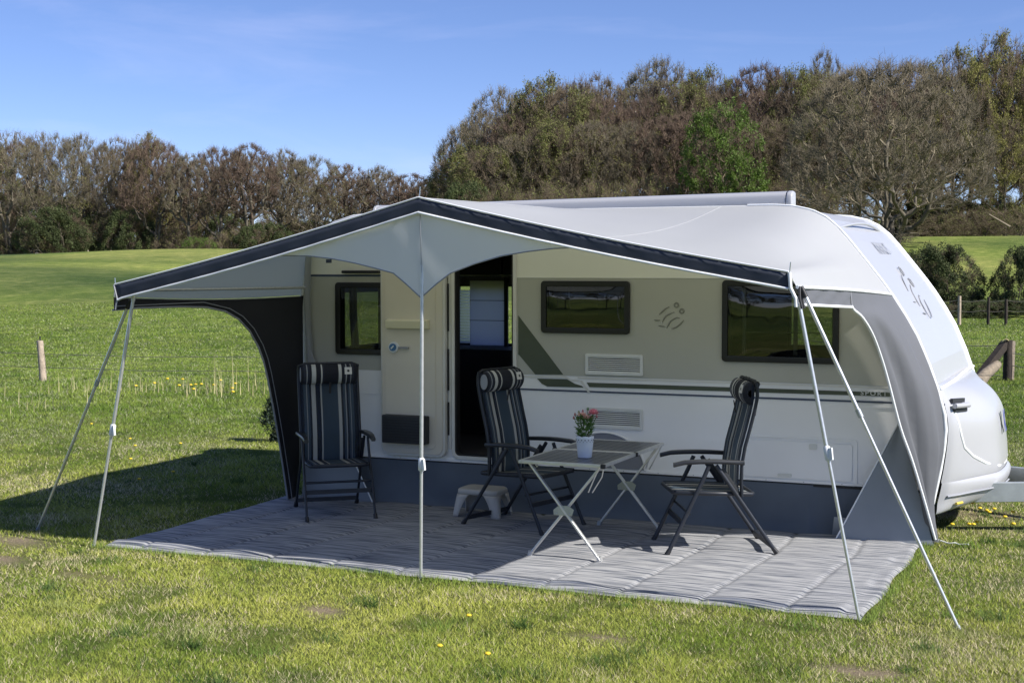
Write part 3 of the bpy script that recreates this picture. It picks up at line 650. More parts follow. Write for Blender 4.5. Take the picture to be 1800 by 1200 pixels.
    obj('bin_ribs', k, 'black_plastic', b)
    # interior
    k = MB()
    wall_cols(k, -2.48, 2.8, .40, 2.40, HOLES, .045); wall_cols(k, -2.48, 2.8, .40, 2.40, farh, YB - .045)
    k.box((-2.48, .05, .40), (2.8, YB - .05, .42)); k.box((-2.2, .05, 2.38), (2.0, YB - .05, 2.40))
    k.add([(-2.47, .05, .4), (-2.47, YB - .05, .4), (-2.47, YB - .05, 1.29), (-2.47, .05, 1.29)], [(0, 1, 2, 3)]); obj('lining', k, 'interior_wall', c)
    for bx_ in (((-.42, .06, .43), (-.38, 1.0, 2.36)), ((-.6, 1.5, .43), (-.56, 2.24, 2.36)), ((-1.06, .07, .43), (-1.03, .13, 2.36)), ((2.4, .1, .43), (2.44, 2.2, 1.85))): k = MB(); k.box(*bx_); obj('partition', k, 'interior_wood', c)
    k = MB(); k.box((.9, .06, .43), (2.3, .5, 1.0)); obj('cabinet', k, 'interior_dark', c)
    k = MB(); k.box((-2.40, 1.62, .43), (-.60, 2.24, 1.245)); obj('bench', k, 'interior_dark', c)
    k = MB(); k.box((-2.40, 1.86, 1.935), (-1.42, 2.24, 2.36)); k.box((-1.40, 1.86, 1.935), (-.62, 2.24, 2.36)); hc = obj('overhead_cupboard', k, 'interior_cabinet', c, bevel=.008)
    k = MB(); k.box((-2.40, 1.845, 1.945), (-.62, 1.858, 1.962)); obj('cupboard_trim', k, 'chrome', hc)
    k = MB()
    for i in range(18): z = 1.27 + i * .030; k.poly([(-2.08, YB - .09, z), (-1.90, YB - .09, z), (-1.90, YB - .07, z + .026), (-2.08, YB - .07, z + .026)])
    obj('venetian_blind', k, 'blind', c)
    k = MB(); k.box((-1.905, 2.17, 1.255), (-1.53, 2.175, 1.90)); rb = obj('roller_blind', k, 'roller_cloth', c); k = MB()
    for z in (1.50, 1.70): k.box((-1.905, 2.165, z), (-1.53, 2.1695, z + .006))
    k.box((-1.525, 2.16, 1.24), (-1.49, 2.19, 1.95)); obj('blind_guide', k, 'rubber', rb)
    # rolled roof awning in its case on the roof edge
    k = MB(); prof = [(.0, 2.50), (-.012, 2.53), (-.012, 2.585), (.012, 2.615), (.06, 2.628), (.12, 2.620), (.13, 2.50)]
    ct = lambda x: -.013 * (1.8 - x) - .012
    P = np.array([[(x, y, z + ct(x) * (z > 2.51)) for y, z in prof] for x in (-1.76, 1.79)]); k.grid(P, False, closed=True); ca = obj('roof_awning_case', k, 'white_gelcoat', c, bevel=.005)
    for xa, xb in ((-1.79, -1.761), (1.791, 1.84)):
        k = MB(); rim = [(y * 1.04 - .002, 2.495 + (z - 2.5) * 1.06 + ct(xa) * (z > 2.51)) for y, z in prof]; k.poly([(xa, y, z) for y, z in rim], (xb - xa, 0, 0)); obj('case_end_cap', k, 'white_gelcoat', ca, bevel=.012)
    # chassis, wheels and drawbar
    k = MB(); k.beam((2.5, .35, .30), (4.35, 1.10, .33), .05, .15); k.beam((2.5, 1.95, .30), (4.35, 1.20, .33), .05, .15); k.beam((-2.3, .5, .33), (2.6, .5, .33), .05, .12); k.beam((-2.3, 1.8, .33), (2.6, 1.8, .33), .05, .12); db = obj('chassis', k, 'galv', c, bevel=.004)
    k = MB(); k.tube([(4.1, 1.15, .36), (4.5, 1.15, .40), (4.6, 1.15, .40)], [.05, .045, .05], 12); obj('coupling', k, 'dark_plastic', db)
    k = MB(); k.tube([(4.1, 1.28, .18), (4.1, 1.28, .80)], .025, 10); jw = obj('jockey_stem', k, 'galv', db); k = MB(); k.tube([(4.1, 1.24, .10), (4.1, 1.32, .10)], .10, 18); obj('jockey_wheel', k, 'rubber', jw)
    for y0 in (.06, 2.02):
        k = MB(); k.tube([(.335, y0, .30), (.335, y0 + .02, .30), (.335, y0 + .17, .30), (.335, y0 + .19, .30)], [.27, .30, .30, .27], 28); wh = obj('wheel', k, 'rubber', c); k = MB(); k.tube([(.335, y0 - .005, .30), (.335, y0 + .195, .30)], .18, 20); obj('rim', k, 'chrome', wh)
build_caravan()

def build_skirt():
    n = 160; xs = np.linspace(-2.46, 2.44, n); zs = [.384, .30, .2, .1, .03, .012]
    P = np.array([[(x, -.022 - (.395 - z) * .10 - .018 * math.sin(x * 2.3 + 3 * z) * (.42 - z) * 3 - .05 * (.4 - z) * math.sin(x * 7 + 9 * z) - .03 * (.4 - z) * math.sin(x * 13 - 12 * z), z) for x in xs] for z in zs])
    P[-1, :, 1] -= .02; P[:, -14:, 1] = P[:, -14:, 1] * .5; P[-1, :, 2] = .014
    k = MB(); k.grid(P); o = obj('draught_skirt', k, 'skirt_blue'); tag(o, 'dark blue cloth draught skirt hung along the bottom of the caravan', 'draught skirt')
build_skirt()

# ------------------------------------------------------------------ awning
YF = -2.577
def efront(s):      # s in -1.12 .. 1.12 ; front edge of the roof
    if s < -1: t = (-s - 1) / .12; return np.array([-2.455 - .02 * t, YF, 1.915 - .085 * t])
    if s < 0: return np.array([2.455 * s, YF, 2.488 + (2.488 - 1.915) * s - .02 * math.sin(-s * math.pi)])
    if s <= 1: return np.array([2.41 * s, YF, 2.488 - (2.488 - 2.010) * s - .02 * math.sin(s * math.pi)])
    t = (s - 1) / .12; return np.array([2.41 + .045 * t, YF, 2.010 - .085 * t])
RX = [(-1.12, -2.515), (-1, -2.40), (-.8, -1.95), (0, 0), (.72, 1.80), (.88, 2.12), (1, 2.40), (1.12, 2.590)]
def erail(s):
    x = float(np.interp(s, [a for a, b in RX], [b for a, b in RX])); z = ztop(x) if s > -1.1 else 1.78
    return np.array([x, -.02, z + .012])
def roof_pt(s, v):
    a = erail(s); b = efront(s); p = a * (1 - v) + b * v
    sag = -.055 * math.sin(math.pi * v) * (1 - math.exp(-(s / .16) ** 2)) * (1 if abs(s) < 1 else .4)
    p = p + np.array([0, 0, sag]);
    if s > .6: p[2] += .03 * math.sin(math.pi * v) * sstep(.6, .85, s)
    return p
def rail_panel_x(z): return xfront(max(z, .30)) if z > .30 else 2.90 + (.30 - z) * .13
def build_awning():
    a = thing('awning', 'white caravan sun awning with dark fascia and open curved side panels', 'awning', (0, -1.3, 0))
    ss = np.concatenate([np.linspace(-1.12, -1, 4), np.linspace(-.97, .97, 61), np.linspace(1, 1.12, 4)]); vv = np.linspace(0, 1, 22)
    P = np.array([[roof_pt(s, v) for s in ss] for v in vv]); k = MB(); k.grid(P); obj('roof', k, 'awning_white', a)
    # rail bead and hem piping
    k = MB(); k.tube([roof_pt(1.12, v) + np.array([.004, 0, 0]) for v in vv], .010, 8); obj('side_piping', k, 'piping', a)
    k = MB(); k.tube([erail(s) + np.array([0, -.004, .004]) for s in np.linspace(.6, 1.12, 24)], .009, 6); obj('rail_piping', k, 'piping', a)
    for s_ in (-.52, .0, .52, .985):
        k = MB(); k.tube([roof_pt(s_, v) + np.array([0, 0, .001]) for v in vv], .0028, 5); obj('roof_seam', k, 'awning_white', a)
    # fascia
    S = np.linspace(-1, 1, 81); rows = []
    for t in (0, .35, .7, 1.0):
        r = []
        for s in S:
            p = efront(s); hgt = .092 + .012 * abs(s) * (s < 0); xx = p[0] + (.030 * t if s <= -.999 else 0)
            r.append((xx, YF - .012 - .004 * math.sin(s * 60) * t, p[2] - hgt * t - .003))
        rows.append(r)
    k = MB(); k.grid(np.array(rows)); fa = obj('fascia', k, 'awning_dark', a, solid=.003)
    k = MB(); k.tube([np.array(p) + (0, -.004, 0) for p in rows[-1]], .0085, 7); obj('fascia_piping', k, 'piping', fa)
    k = MB(); k.tube([efront(s) + (0, -.010, .004) for s in S], .006, 6); obj('top_piping', k, 'piping', fa)
    k = MB(); k.tube([efront(1) + (.004, -.012, 0), efront(1) + (.012, -.014, -.09), (2.452, YF - .012, 1.86), (2.455, YF - .012, 1.81)], .011, 8); obj('corner_piping', k, 'piping', fa)
    k = MB(); k.tube([efront(-1) + (-.004, -.012, 0), efront(-1) + (.025, -.014, -.10), (-2.45, YF - .01, 1.74)], .007, 8); obj('corner_piping', k, 'piping_grey', fa)
    for s, h in ((-1, .05), (0, .07), (1, .06)):
        k = MB(); p = efront(s); k.tube([p + (0, 0, -.02), p + (-.004 if s < 0 else .008, 0, h)], .0035, 6); obj('pole_spike', k, 'chrome', a)
    # scalloped inner valance with a pointed centre
    sc = [(-1.32, 2.105), (-1.245, 2.112), (-1.05, 2.120), (-.859, 2.116), (-.68, 2.098), (-.508, 2.070), (-.36, 2.038), (-.208, 2.002), (-.12, 1.935), (-.008, 1.842), (.10, 1.93), (.207, 2.003), (.38, 2.062), (.568, 2.111), (.75, 2.138), (.917, 2.156), (1.069, 2.162), (1.18, 2.162)]
    xs = np.unique(np.concatenate([np.linspace(-1.32, 1.18, 90), [-.208, -.008, .207]])); zb = np.interp(xs, [q[0] for q in sc], [q[1] for q in sc])
    rows = []
    for t in np.linspace(0, 1, 10): rows.append([(x, YF + .012 + .018 * t + .012 * math.sin(x * 6 + 1) * t * (1 - .6 * t), (efront(x / 2.43)[2] - .085) * (1 - t) + z * t) for x, z in zip(xs, zb)])
    P = np.array(rows); P[..., 2] = np.minimum(P[..., 2], P[0, :, 2]); k = MB(); k.grid(P); va = obj('valance', k, 'valance_cloth', a)
    k = MB(); k.tube([p for p in P[-1]], .0045, 6); obj('valance_hem', k, 'piping_grey', va)
    k = MB(); k.tube([p + (0, -.003, 0) for p in P[:, np.argmin(abs(xs))]], .002, 5); obj('valance_seam', k, 'piping_grey', va)
    k = MB()
    for q in ((461, 455), (578, 459)): p = wal(*q, YF + .03); k.box(p - (.02, .004, .012), p + (.02, .004, .012))
    obj('valance_clip', k, 'dark_plastic', va)
    # right side band and curved panel
    def hem(y): v = (y + .02) / (YF + .02); return roof_pt(1.12, v)
    ys = np.linspace(YF, -1.28, 20); top = [hem(y) for y in ys]; bt = []
    for i, y in enumerate(ys):
        t = i / 19; bt.append(np.array([top[i][0] + .01, y, 1.824 * (1 - t) + (1.775) * t]))
    P = np.array([[top[i] * (1 - t) + bt[i] * t + np.array([.008 * math.sin(i * 1.1 + 4 * t) * math.sin(math.pi * t), 0, 0]) for i in range(20)] for t in np.linspace(0, 1, 5)]); k = MB(); k.grid(P); sb = obj('side_band', k, 'awning_grey', a)
    k = MB(); k.tube(bt, .010, 7); obj('band_piping', k, 'piping', sb); k = MB(); k.tube([top[-1], bt[-1]], .004, 5); obj('band_seam', k, 'piping_grey', sb)
    edge = [((1492, 540), -1.28), ((1515, 557), -1.08), ((1533, 586), -.82), ((1548, 625), -.64), ((1562, 672), -.52), ((1583, 752), -.38), ((1603, 808), -.30), ((1624, 877), -.20), ((1644, 948), -.11)]
    E = [wal(*p, y) for p, y in edge]; E[0] = bt[-1]
    zr = [1.77, 1.66, 1.50, 1.30, 1.08, .74, .50, .25, .02]
    rows = [[hem(y) for y in np.linspace(-1.28, -.03, 14)]]
    for e, z in zip(E, zr):
        r_ = np.array([rail_panel_x(z) + .004, -.03, z])
        rows.append([e * (1 - t) + r_ * t + np.array([(.035 * math.sin(t * 9 + z * 2) + .014 * math.sin(t * 21 + z * 3 + 1)) * math.sin(math.pi * t), -.02 * math.sin(math.pi * t), 0]) * sstep(1.85, 1.2, z) for t in np.linspace(0, 1, 14)])
    P = np.array(rows)
    # refine along the edge for a smooth curve
    tt = np.linspace(0, len(rows) - 1, 40); Q = np.empty((40, 14, 3)); idx = np.arange(len(rows))
    def crom(V, t):
        i = int(min(max(math.floor(t), 0), len(V) - 2)); u = t - i; p0 = V[max(i - 1, 0)]; p1 = V[i]; p2 = V[i + 1]; p3 = V[min(i + 2, len(V) - 1)]
        return .5 * ((2 * p1) + (-p0 + p2) * u + (2 * p0 - 5 * p1 + 4 * p2 - p3) * u * u + (-p0 + 3 * p1 - 3 * p2 + p3) * u ** 3)
    for j in range(14):
        for i, t in enumerate(tt): Q[i, j] = crom(P[:, j], t)
    k = MB(); k.grid(Q); sp = obj('side_panel', k, 'awning_grey', a)
    k = MB(); k.tube([q for q in Q[4:, 0]], .010, 7); obj('panel_piping', k, 'piping', sp)
    # left side panel, black inside
    L = [(-2.577, 1.735), (-2.3, 1.742), (-1.8, 1.738), (-1.45, 1.724), (-1.2, 1.685), (-1.016, 1.615), (-.86, 1.51), (-.732, 1.37), (-.66, 1.25), (-.609, 1.124), (-.52, .84), (-.444, .573), (-.37, .28), (-.319, .062), (-.305, .0)]
    rows = []
    for i, (y, z) in enumerate(L):
        yr = np.interp(z, [0, .4, 1.13, 1.8], [-.14, -.04, -.02, -.02]); t0 = i / (len(L) - 1)
        if y < -1.2: far = np.array([-2.475, y, float(1.83 - (y - YF) / 2.55 * .05)])
        else: far = None
        rows.append((y, z, far, yr))
    k = MB(); n = len(rows)
    def topz(y): return roof_pt(-1.12, (y + .02) / (YF + .02))[2] - .004
    colsY = np.linspace(YF, -1.195, 16); lz = np.interp(colsY, [r[0] for r in L[:5]], [r[1] for r in L[:5]])
    P = np.array([[(-2.485 + .012 * (1 - sstep(YF, -2.0, y)), y, topz(y) * (1 - t) + z * t) for y, z in zip(colsY, lz)] for t in np.linspace(0, 1, 4)]); k.grid(P)
    rowsP = [[(-2.485, y, topz(y)) for y in np.linspace(-1.2, -.02, 12)]]
    for y, z in L[4:]:
        yr = float(np.interp(z, [0, .4, 1.13, 1.8], [-.16, -.05, -.02, -.02])); rowsP.append([(-2.485 + .01 * math.sin(5 * t), y * (1 - t) + yr * t, z) for t in np.linspace(0, 1, 12)])
    k.grid(np.array(rowsP)); sp = obj('side_panel', k, 'side_dark', a, label='black left side panel')
    k = MB(); k.tube([(-2.482, y, z) for y, z in L], .008, 7); obj('panel_piping', k, 'piping_grey', sp)
    k = MB(); k.tube([(-2.472, y, np.interp(y, [YF, -1.6, -.3], [1.762, 1.765, 1.765])) for y in np.linspace(YF, -1.5, 12)] + [(-2.472, y + .05, z + .02) for y, z in L[4:]], .004, 6); obj('panel_seam', k, 'piping_grey', sp)
    k = MB(); k.tube([(-2.468, y, topz(y) - .003) for y in np.linspace(YF + .03, -.1, 14)], .004, 6); obj('panel_seam', k, 'piping_grey', sp)
    # upright inner strips and low triangular flaps against the caravan
    k = MB(); P = np.array([[(x + dx, -.05 - .02 * math.sin(q * 2.2), z) for q, dx in enumerate((0, .02, .05, .07))] for x, z in ((-2.44, 2.20), (-2.455, 2.0), (-2.46, 1.75), (-2.45, 1.5), (-2.43, 1.2))]); k.grid(P)
    k.poly([(-2.45, -.06, 1.45), (-2.30, -.06, 1.10), (-2.40, -.065, 1.10)], (0, .006, 0)); obj('inner_strip', k, 'awning_white', a)
    def flap(A, B, Cc, nm, m):
        A, B, Cc = map(np.array, (A, B, Cc)); k = MB(); n = 12
        P = np.array([[(A * (1 - t) + (B * (1 - s) + Cc * s) * t) + np.array([0, -.02 * math.sin(s * 7 + t * 4) * t * (1 - t) * 2, 0]) for s in np.linspace(0, 1, n)] for t in np.linspace(.001, 1, n)]); k.grid(P); o = obj(nm, k, m, a)
        k = MB(); k.tube([P[i, 0] + (0, -.004, 0) for i in range(n)], .006, 6); obj('flap_piping', k, 'piping', o)
    flap(wal(1580, 742, -.10), (gnd(1472, 948)[0], -.19, .014), gnd(1642, 960) + (0, -.03, .012), 'mud_flap', 'flap_grey')
    flap(wal(546, 640, -.10), (*gnd(655, 888)[:2], .03), (-2.44, -.15, .012), 'mud_flap', 'flap_grey')
    k = MB(); k.poly([wal(1466, 908, -.16), wal(1487, 910, -.16), (*gnd(1500, 950)[:2], .012), (*gnd(1462, 946)[:2], .012)], (0, .004, 0)); obj('flap_patch', k, 'flap_grey', a)
    # tie rope and peg at the right foot
    k = MB(); f = gnd(1646, 955); rs = np.random.RandomState(2); pts = [f + (0, 0, .03)] + [f + np.array([.02 + .05 * rs.rand(), -.02 - .05 * rs.rand(), .01 + .03 * rs.rand()]) + np.array([.035 * i, .0, 0]) for i in range(6)]; k.tube(pts, .006, 6)
    k.tube([f + (0, 0, .04), f + (-.02, -.04, .03), f + (-.01, -.09, .01)], .008, 6); obj('tie_rope', k, 'rope', a)
    k = MB(); k.tube([f + (.03, -.05, .05), f + (.02, -.04, -.05)], .005, 6); obj('peg', k, 'chrome', a)
    # roof spreader poles under the cloth
    k = MB(); k.tube([efront(-1) + (.03, .03, -.03), efront(0) + (0, .03, -.03), efront(1) + (-.03, .03, -.03)], .012, 8); k.tube([erail(0) + (0, 0, -.03), efront(0) + (0, .04, -.03)], .012, 8)
    k.tube([efront(1) + (-.03, .03, -.04), (2.50, -.3, 1.80)], .012, 8); k.tube([efront(-1) + (.03, .03, -.04), (-2.42, -.1, 1.86)], .012, 8); obj('roof_frame', k, 'pole_metal', a)
build_awning()

def pole(label, top, foot, clamp_t, r_up=.0125, r_lo=.0105, dark=False):
    top = np.array(top, float); foot = np.array(foot, float); foot[2] = tz(foot[0], foot[1]); o = thing('awning_pole', label, 'tent pole', tuple(foot), 'steel poles holding up the awning')
    q = top * (1 - clamp_t) + foot * clamp_t; d = (foot - top) / np.linalg.norm(foot - top)
    k = MB(); k.tube([top, q + d * .03], r_up, 12); obj('upper_tube', k, 'pole_metal', o)
    k = MB(); k.tube([q - d * .05, foot], r_lo, 12); obj('lower_tube', k, 'pole_metal', o)
    k = MB()
    if not dark: k.tube([q - d * .045, q - d * .035, q + d * .035, q + d * .045], [.013, .021, .021, .013], 12); k.beam(q + (.018, -.012, .035), q + (.026, -.014, -.035), .016, .02)
    else: k.tube([q - d * .02, q + d * .03], .0165, 10)
    obj('clamp', k, 'clamp_grey' if not dark else 'galv', o)
    k = MB(); k.tube([foot - d * .02, foot + d * .012], .0145, 10); obj('foot_cap', k, 'galv', o)
    k = MB(); k.tube([top - d * .03, top + d * .04], .0155, 10); obj('top_fitting', k, 'black_plastic' if dark else 'pole_metal', o)
    return o
pole('vertical centre pole under the pointed valance', (0, YF + .045, 2.44), (0, -2.577, 0), .69)
pole('left front pole, nearer the mat corner and more upright', (-2.331, -2.53, 1.84), gnd(165, 961), .53)
pole('left guy pole leaning far out to the left edge', (-2.40, -2.50, 1.78), gnd(66, 932), .33, dark=True)
pole('right front pole ending at the mat corner', (2.462, -2.55, 1.84), gnd(1511, 1093), .475)
pole('right guy pole slanting outward onto the grass', (2.48, -2.52, 1.90), gnd(1685, 1103), .365, dark=True)
for (px, py) in ():
    pass
# dark strap ties on the right corner belong to the awning
k = MB(); aw = bpy.data.objects['awning']
for dx in (0, .06): k.tube([(2.47, YF + .01 + dx, 1.93), (2.475, YF - .01 + dx, 1.86), (2.49, YF - .01 + dx, 1.80)], .008, 6)
obj('strap', k, 'black_plastic', aw)

# ------------------------------------------------------------------ floor mat
def build_mat():
    nx, ny = 330, 150; x0, x1, y0, y1 = -2.612, 2.846, -2.548, -.06
    X, Y = np.meshgrid(np.linspace(0, 1, nx), np.linspace(0, 1, ny)); x = x0 + (x1 - x0) * X; y = y0 + (y1 - y0) * Y
    Z = .018 + 0 * x
    seams = np.arange(-2.25, 2.8, .52)
    sd = np.min(np.abs(x[..., None] + .03 * np.sin(y[..., None] * 2) - seams), axis=-1); Z += .010 * sstep(0, .03, sd) + .004 * sstep(0, .2, sd) - .006
    amp = .25 + .75 * sstep(-2.0, 2.0, x)
    Z += .016 * amp * (fbm(x * .8, y * 2.0, .5, 4, 40) - .4); Z += .0035 * np.sin(y * 17 + 2.4 * np.sin(x * 3.1) + 3 * vnoise(x, y, .7, 8)) * amp
    fe = np.exp(-((y + 2.43) / .06) ** 2); Z += fe * (.004 + .024 * vnoise(x, y, .28, 13)) ; 
    re = sstep(2.70, 2.76, x); Z = Z * (1 - re) + re * (.022 + .003 * np.sin(y * 9))
    edge = np.minimum(np.minimum(x - x0, x1 - x) / .03, np.minimum(y - y0, y1 - y) / .03); Z = np.where(edge < 1, Z * np.clip(edge, 0, 1) ** .5, Z); Z = np.maximum(Z, .004)
    Y2 = y + .012 * np.sin(x * 3.3) * sstep(-2.2, -2.5, y); X2 = x + .015 * np.sin(y * 6) * (np.abs(x) / 2.8) ** 4
    k = MB(); k.grid(np.dstack([X2, Y2, Z])); 
    m = bpy.data.materials.new('woven_mat'); m.use_nodes = True; n = m.node_tree; b = n.nodes['Principled BSDF']; b.inputs['Roughness'].default_value = .9
    t = n.nodes.new('ShaderNodeTexCoord'); s = n.nodes.new('ShaderNodeSeparateXYZ'); n.links.new(t.outputs['Object'], s.inputs[0])
    mp = n.nodes.new('ShaderNodeMapping'); mp.inputs['Scale'].default_value = (2.6, 44, 1); n.links.new(t.outputs['Object'], mp.inputs['Vector'])
    z = n.nodes.new('ShaderNodeTexNoise'); z.inputs['Scale'].default_value = 1; z.inputs['Detail'].default_value = 4; z.inputs['Roughness'].default_value = .55; z.inputs['Distortion'].default_value = .3; n.links.new(mp.outputs[0], z.inputs['Vector'])
    r = n.nodes.new('ShaderNodeValToRGB'); e = r.color_ramp.elements; e[0].position = .36; e[0].color = (.075, .088, .115, 1); e[1].position = .60; e[1].color = (.37, .37, .375, 1); x_ = e.new(.46); x_.color = (.215, .22, .235, 1); n.links.new(z.outputs[0], r.inputs[0])
    # border lines near the front edge, broader marl to the right hem
    c1 = n.nodes.new('ShaderNodeMath'); c1.operation = 'MULTIPLY_ADD'; c1.inputs[1].default_value = 1 / .30; c1.inputs[2].default_value = 2.56 / .30; n.links.new(s.outputs['Y'], c1.inputs[0])
    rb = ramp_const(n, [(0, (1, 1, 1)), (.20, (.42, .46, .56)), (.25, (1, 1, 1)), (.31, (.42, .46, .56)), (.39, (1, 1, 1))], c1.outputs[0])
    mx = n.nodes.new('ShaderNodeMix'); mx.data_type = 'RGBA'; mx.blend_type = 'MULTIPLY'; mx.inputs[0].default_value = 1; n.links.new(r.outputs[0], mx.inputs[6]); n.links.new(rb.outputs[0], mx.inputs[7])
    n.links.new(mx.outputs[2], b.inputs['Base Color'])
    z2 = n.nodes.new('ShaderNodeTexNoise'); z2.inputs['Scale'].default_value = 160; n.links.new(t.outputs['Object'], z2.inputs['Vector']); ad = n.nodes.new('ShaderNodeMath'); ad.operation = 'ADD'; n.links.new(z2.outputs[0], ad.inputs[0]); n.links.new(z.outputs[0], ad.inputs[1])
    bp = n.nodes.new('ShaderNodeBump'); bp.inputs['Strength'].default_value = .5; bp.inputs['Distance'].default_value = .006; n.links.new(ad.outputs[0], bp.inputs['Height']); n.links.new(bp.outputs[0], b.inputs['Normal'])
    MATS['woven_mat'] = m; o = obj('ground_mat', k, 'woven_mat'); tag(o, 'large grey woven awning mat with wavy lines, spread on the grass', 'mat')
    k = MB(); k.tube([(x_, y0 + .012 * math.sin(x_ * 3.3) * 1 - .002, .006) for x_ in np.linspace(x0, x1, 60)], .006, 5); obj('edge_binding', k, 'black_plastic', o)
build_mat()

# ------------------------------------------------------------------ folding chairs (built facing +x, origin on the floor)
def mk_chair():
    c = thing('folding_chair', 'chair', 'folding chair')
    H = .27                                # half width at the legs
    for s in (-1, 1):
        y = s * H
        k = MB(); k.tube([(.10, y, .625), (.14, y, .53), (.385, y * 1.02, .02)], .0135, 10, squash=(.8, 1.15)); lg = obj('front_leg', k, 'chair_frame', c); k = MB(); k.tube([(.378, y * 1.02, .035), (.398, y * 1.02, -.0)], [.0165, .019], 10); obj('foot', k, 'black_plastic', lg)
        k = MB(); k.tube([(.045, y * .93, .625), (-.375, y * .96, .02)], .0135, 10, squash=(.8, 1.15)); lg = obj('rear_leg', k, 'chair_frame', c); k = MB(); k.tube([(-.365, y * .96, .035), (-.392, y * .96, 0)], [.0165, .02], 10); obj('foot', k, 'black_plastic', lg)
        k = MB(); P = []
        for t in np.linspace(0, 1, 14):
            x = -.15 + .50 * t; wv = .020 + .012 * math.sin(math.pi * min(1, t * 1.05)); z = .650 + .012 * math.sin(t * 3) - .012 * max(0, t - .85) / .15
            P.append([(x, y - wv, z - .008), (x, y - wv * .8, z + .008), (x, y + wv * .8, z + .008), (x, y + wv, z - .008), (x, y + wv * .7, z - .022), (x, y - wv * .7, z - .022)])
        k.grid(np.array(P), closed=True); k.add(P[0], [tuple(range(6))]); k.add(P[-1], [tuple(range(6))[::-1]]); obj('armrest', k, 'armrest', c, bevel=.003)
        k = MB(); k.beam((.0, y * .90, .60), (-.12, y * .88, .42), .012, .03); obj('hinge_plate', k, 'dark_plastic', c)
    k = MB(); k.tube([(.235, -H, .285), (.235, H, .285)], .010, 8); k.beam((.28, -H, .215), (.28, H, .215), .018, .034, mi=0); obj('front_stretcher', k, 'chair_frame', c)
    k = MB(); k.beam((-.35, -H * .95, .055), (-.35, H * .95, .055), .016, .034); obj('rear_stretcher', k, 'chair_frame', c)
    # seat
    w2 = .235; k = MB(); k.tube([(-.22, -w2, .415), (.31, -w2, .43), (.345, -w2 + .04, .432), (.345, w2 - .04, .432), (.31, w2, .43), (-.22, w2, .415), (-.235, w2 - .05, .413), (-.235, -w2 + .05, .413), (-.22, -w2, .415)], .012, 8, squash=(1, 1.3)); obj('seat_frame', k, 'chair_frame', c)
    k = MB(); P = np.array([[(x, y, .432 - .016 * (1 - (y / w2) ** 2) + .012 * math.sin(x * 4)) for y in np.linspace(-w2 + .008, w2 - .008, 12)] for x in np.linspace(-.21, .335, 14)]); k.grid(P); obj('seat', k, 'chair_stripes', c, solid=.012)
    # backrest: curve in x,z
    bx = [(-.13, .40), (-.125, .50), (-.128, .62), (-.15, .75), (-.185, .88), (-.215, 1.0), (-.235, 1.10), (-.235, 1.16), (-.225, 1.20)]
    for s in (-1, 1):
        k = MB(); k.tube([(x - .012, s * .243, z) for x, z in bx], .013, 8, squash=(1.3, 1)); obj('back_frame', k, 'chair_frame', c)
    k = MB(); k.tube([(-.238, -.243, 1.195), (-.240, -.20, 1.212), (-.240, .20, 1.212), (-.238, .243, 1.195)], .012, 8); obj('top_bar', k, 'chair_frame', c)
    zz = np.linspace(.40, 1.19, 26); P = np.array([[(np.interp(z, [b[1] for b in bx], [b[0] for b in bx]) + .014 - .020 * (1 - (y / .24) ** 2), y, z) for y in np.linspace(-.236, .236, 14)] for z in zz]); k = MB(); k.grid(P); obj('backrest', k, 'chair_stripes', c, solid=.014)
    # headrest roll
    k = MB(); prof = []
    for a in np.linspace(0, 2 * math.pi, 20, endpoint=False): prof.append((-.200 + .040 * math.cos(a) + .008 * math.cos(2 * a), 1.125 + .082 * math.sin(a)))
    yy = [-.238, -.232, -.215, -.12, 0, .12, .215, .232, .238]; sc_ = [.3, .8, .98, 1, 1, 1, .98, .8, .3]; P = np.array([[(-.195 + (x + .195) * s_, y, 1.125 + (z - 1.125) * (s_ if s_ < .9 else 1) * (1 + .01 * math.sin(y * 40))) for x, z in prof] for y, s_ in zip(yy, sc_)]); k.grid(P, closed=True); pl = obj('headrest', k, 'pillow_stripes', c)
    k = MB(); k.tube([(-.262, 0.05, 1.20), (-.285, 0.05, 1.12), (-.29, .04, 1.0), (-.28, .045, .95)], .006, 6, squash=(2.2, .6)); k.tube([(-.135, .0, 1.06), (-.150, .0, .97)], .010, 6, squash=(1, .4)); k.tube([(-.24, y, 1.21) if i != 1 else (-.27, y, 1.17) for i, y in enumerate((-.10, -.05, .0))], .02, 8); k.tube([(-.255, -.20, 1.19), (-.275, -.1, 1.17), (-.275, .1, 1.17), (-.255, .2, 1.19)], .022, 8); obj('headrest_strap', k, 'rubber', pl)
    k = MB(); k.poly([(-.145, .125, 1.125), (-.145, .185, 1.125), (-.158, .185, 1.183), (-.158, .125, 1.183)], (-.004, 0, 0)); tg = obj('cloth_tag', k, 'tag_white', pl); k2 = MB(); k2.poly([(-.195 + .036 * math.cos(a), -.2395, 1.125 + .06 * math.sin(a)) for a in np.linspace(0, 6.2832, 16, endpoint=False)], (0, .003, 0)); obj('roll_end', k2, 'piping_grey', pl)
    k = MB(); cc = np.array([-.151, .155, 1.153]); U = np.array([0, 1, 0]); V = np.array([-.29, 0, .957]); N = np.array([.957, 0, .29])
    k.poly([cc + N * .003 + (U * math.cos(a) + V * math.sin(a)) * (.014 if i % 2 else .008) for i, a in enumerate(np.linspace(0, 2 * math.pi, 16, endpoint=False))]); obj('tag_mark', k, 'black_plastic', tg)
    return c
chair = mk_chair()
ch = [((-1.785, -.70), -50, 'folding chair at the far left, facing the camera beside the black side panel'),
      ((-.13, -.60), -14, 'folding chair in front of the open caravan door, left of the table'),
      ((1.49, -.855), 208, 'folding chair seen from the side, facing left toward the table')]
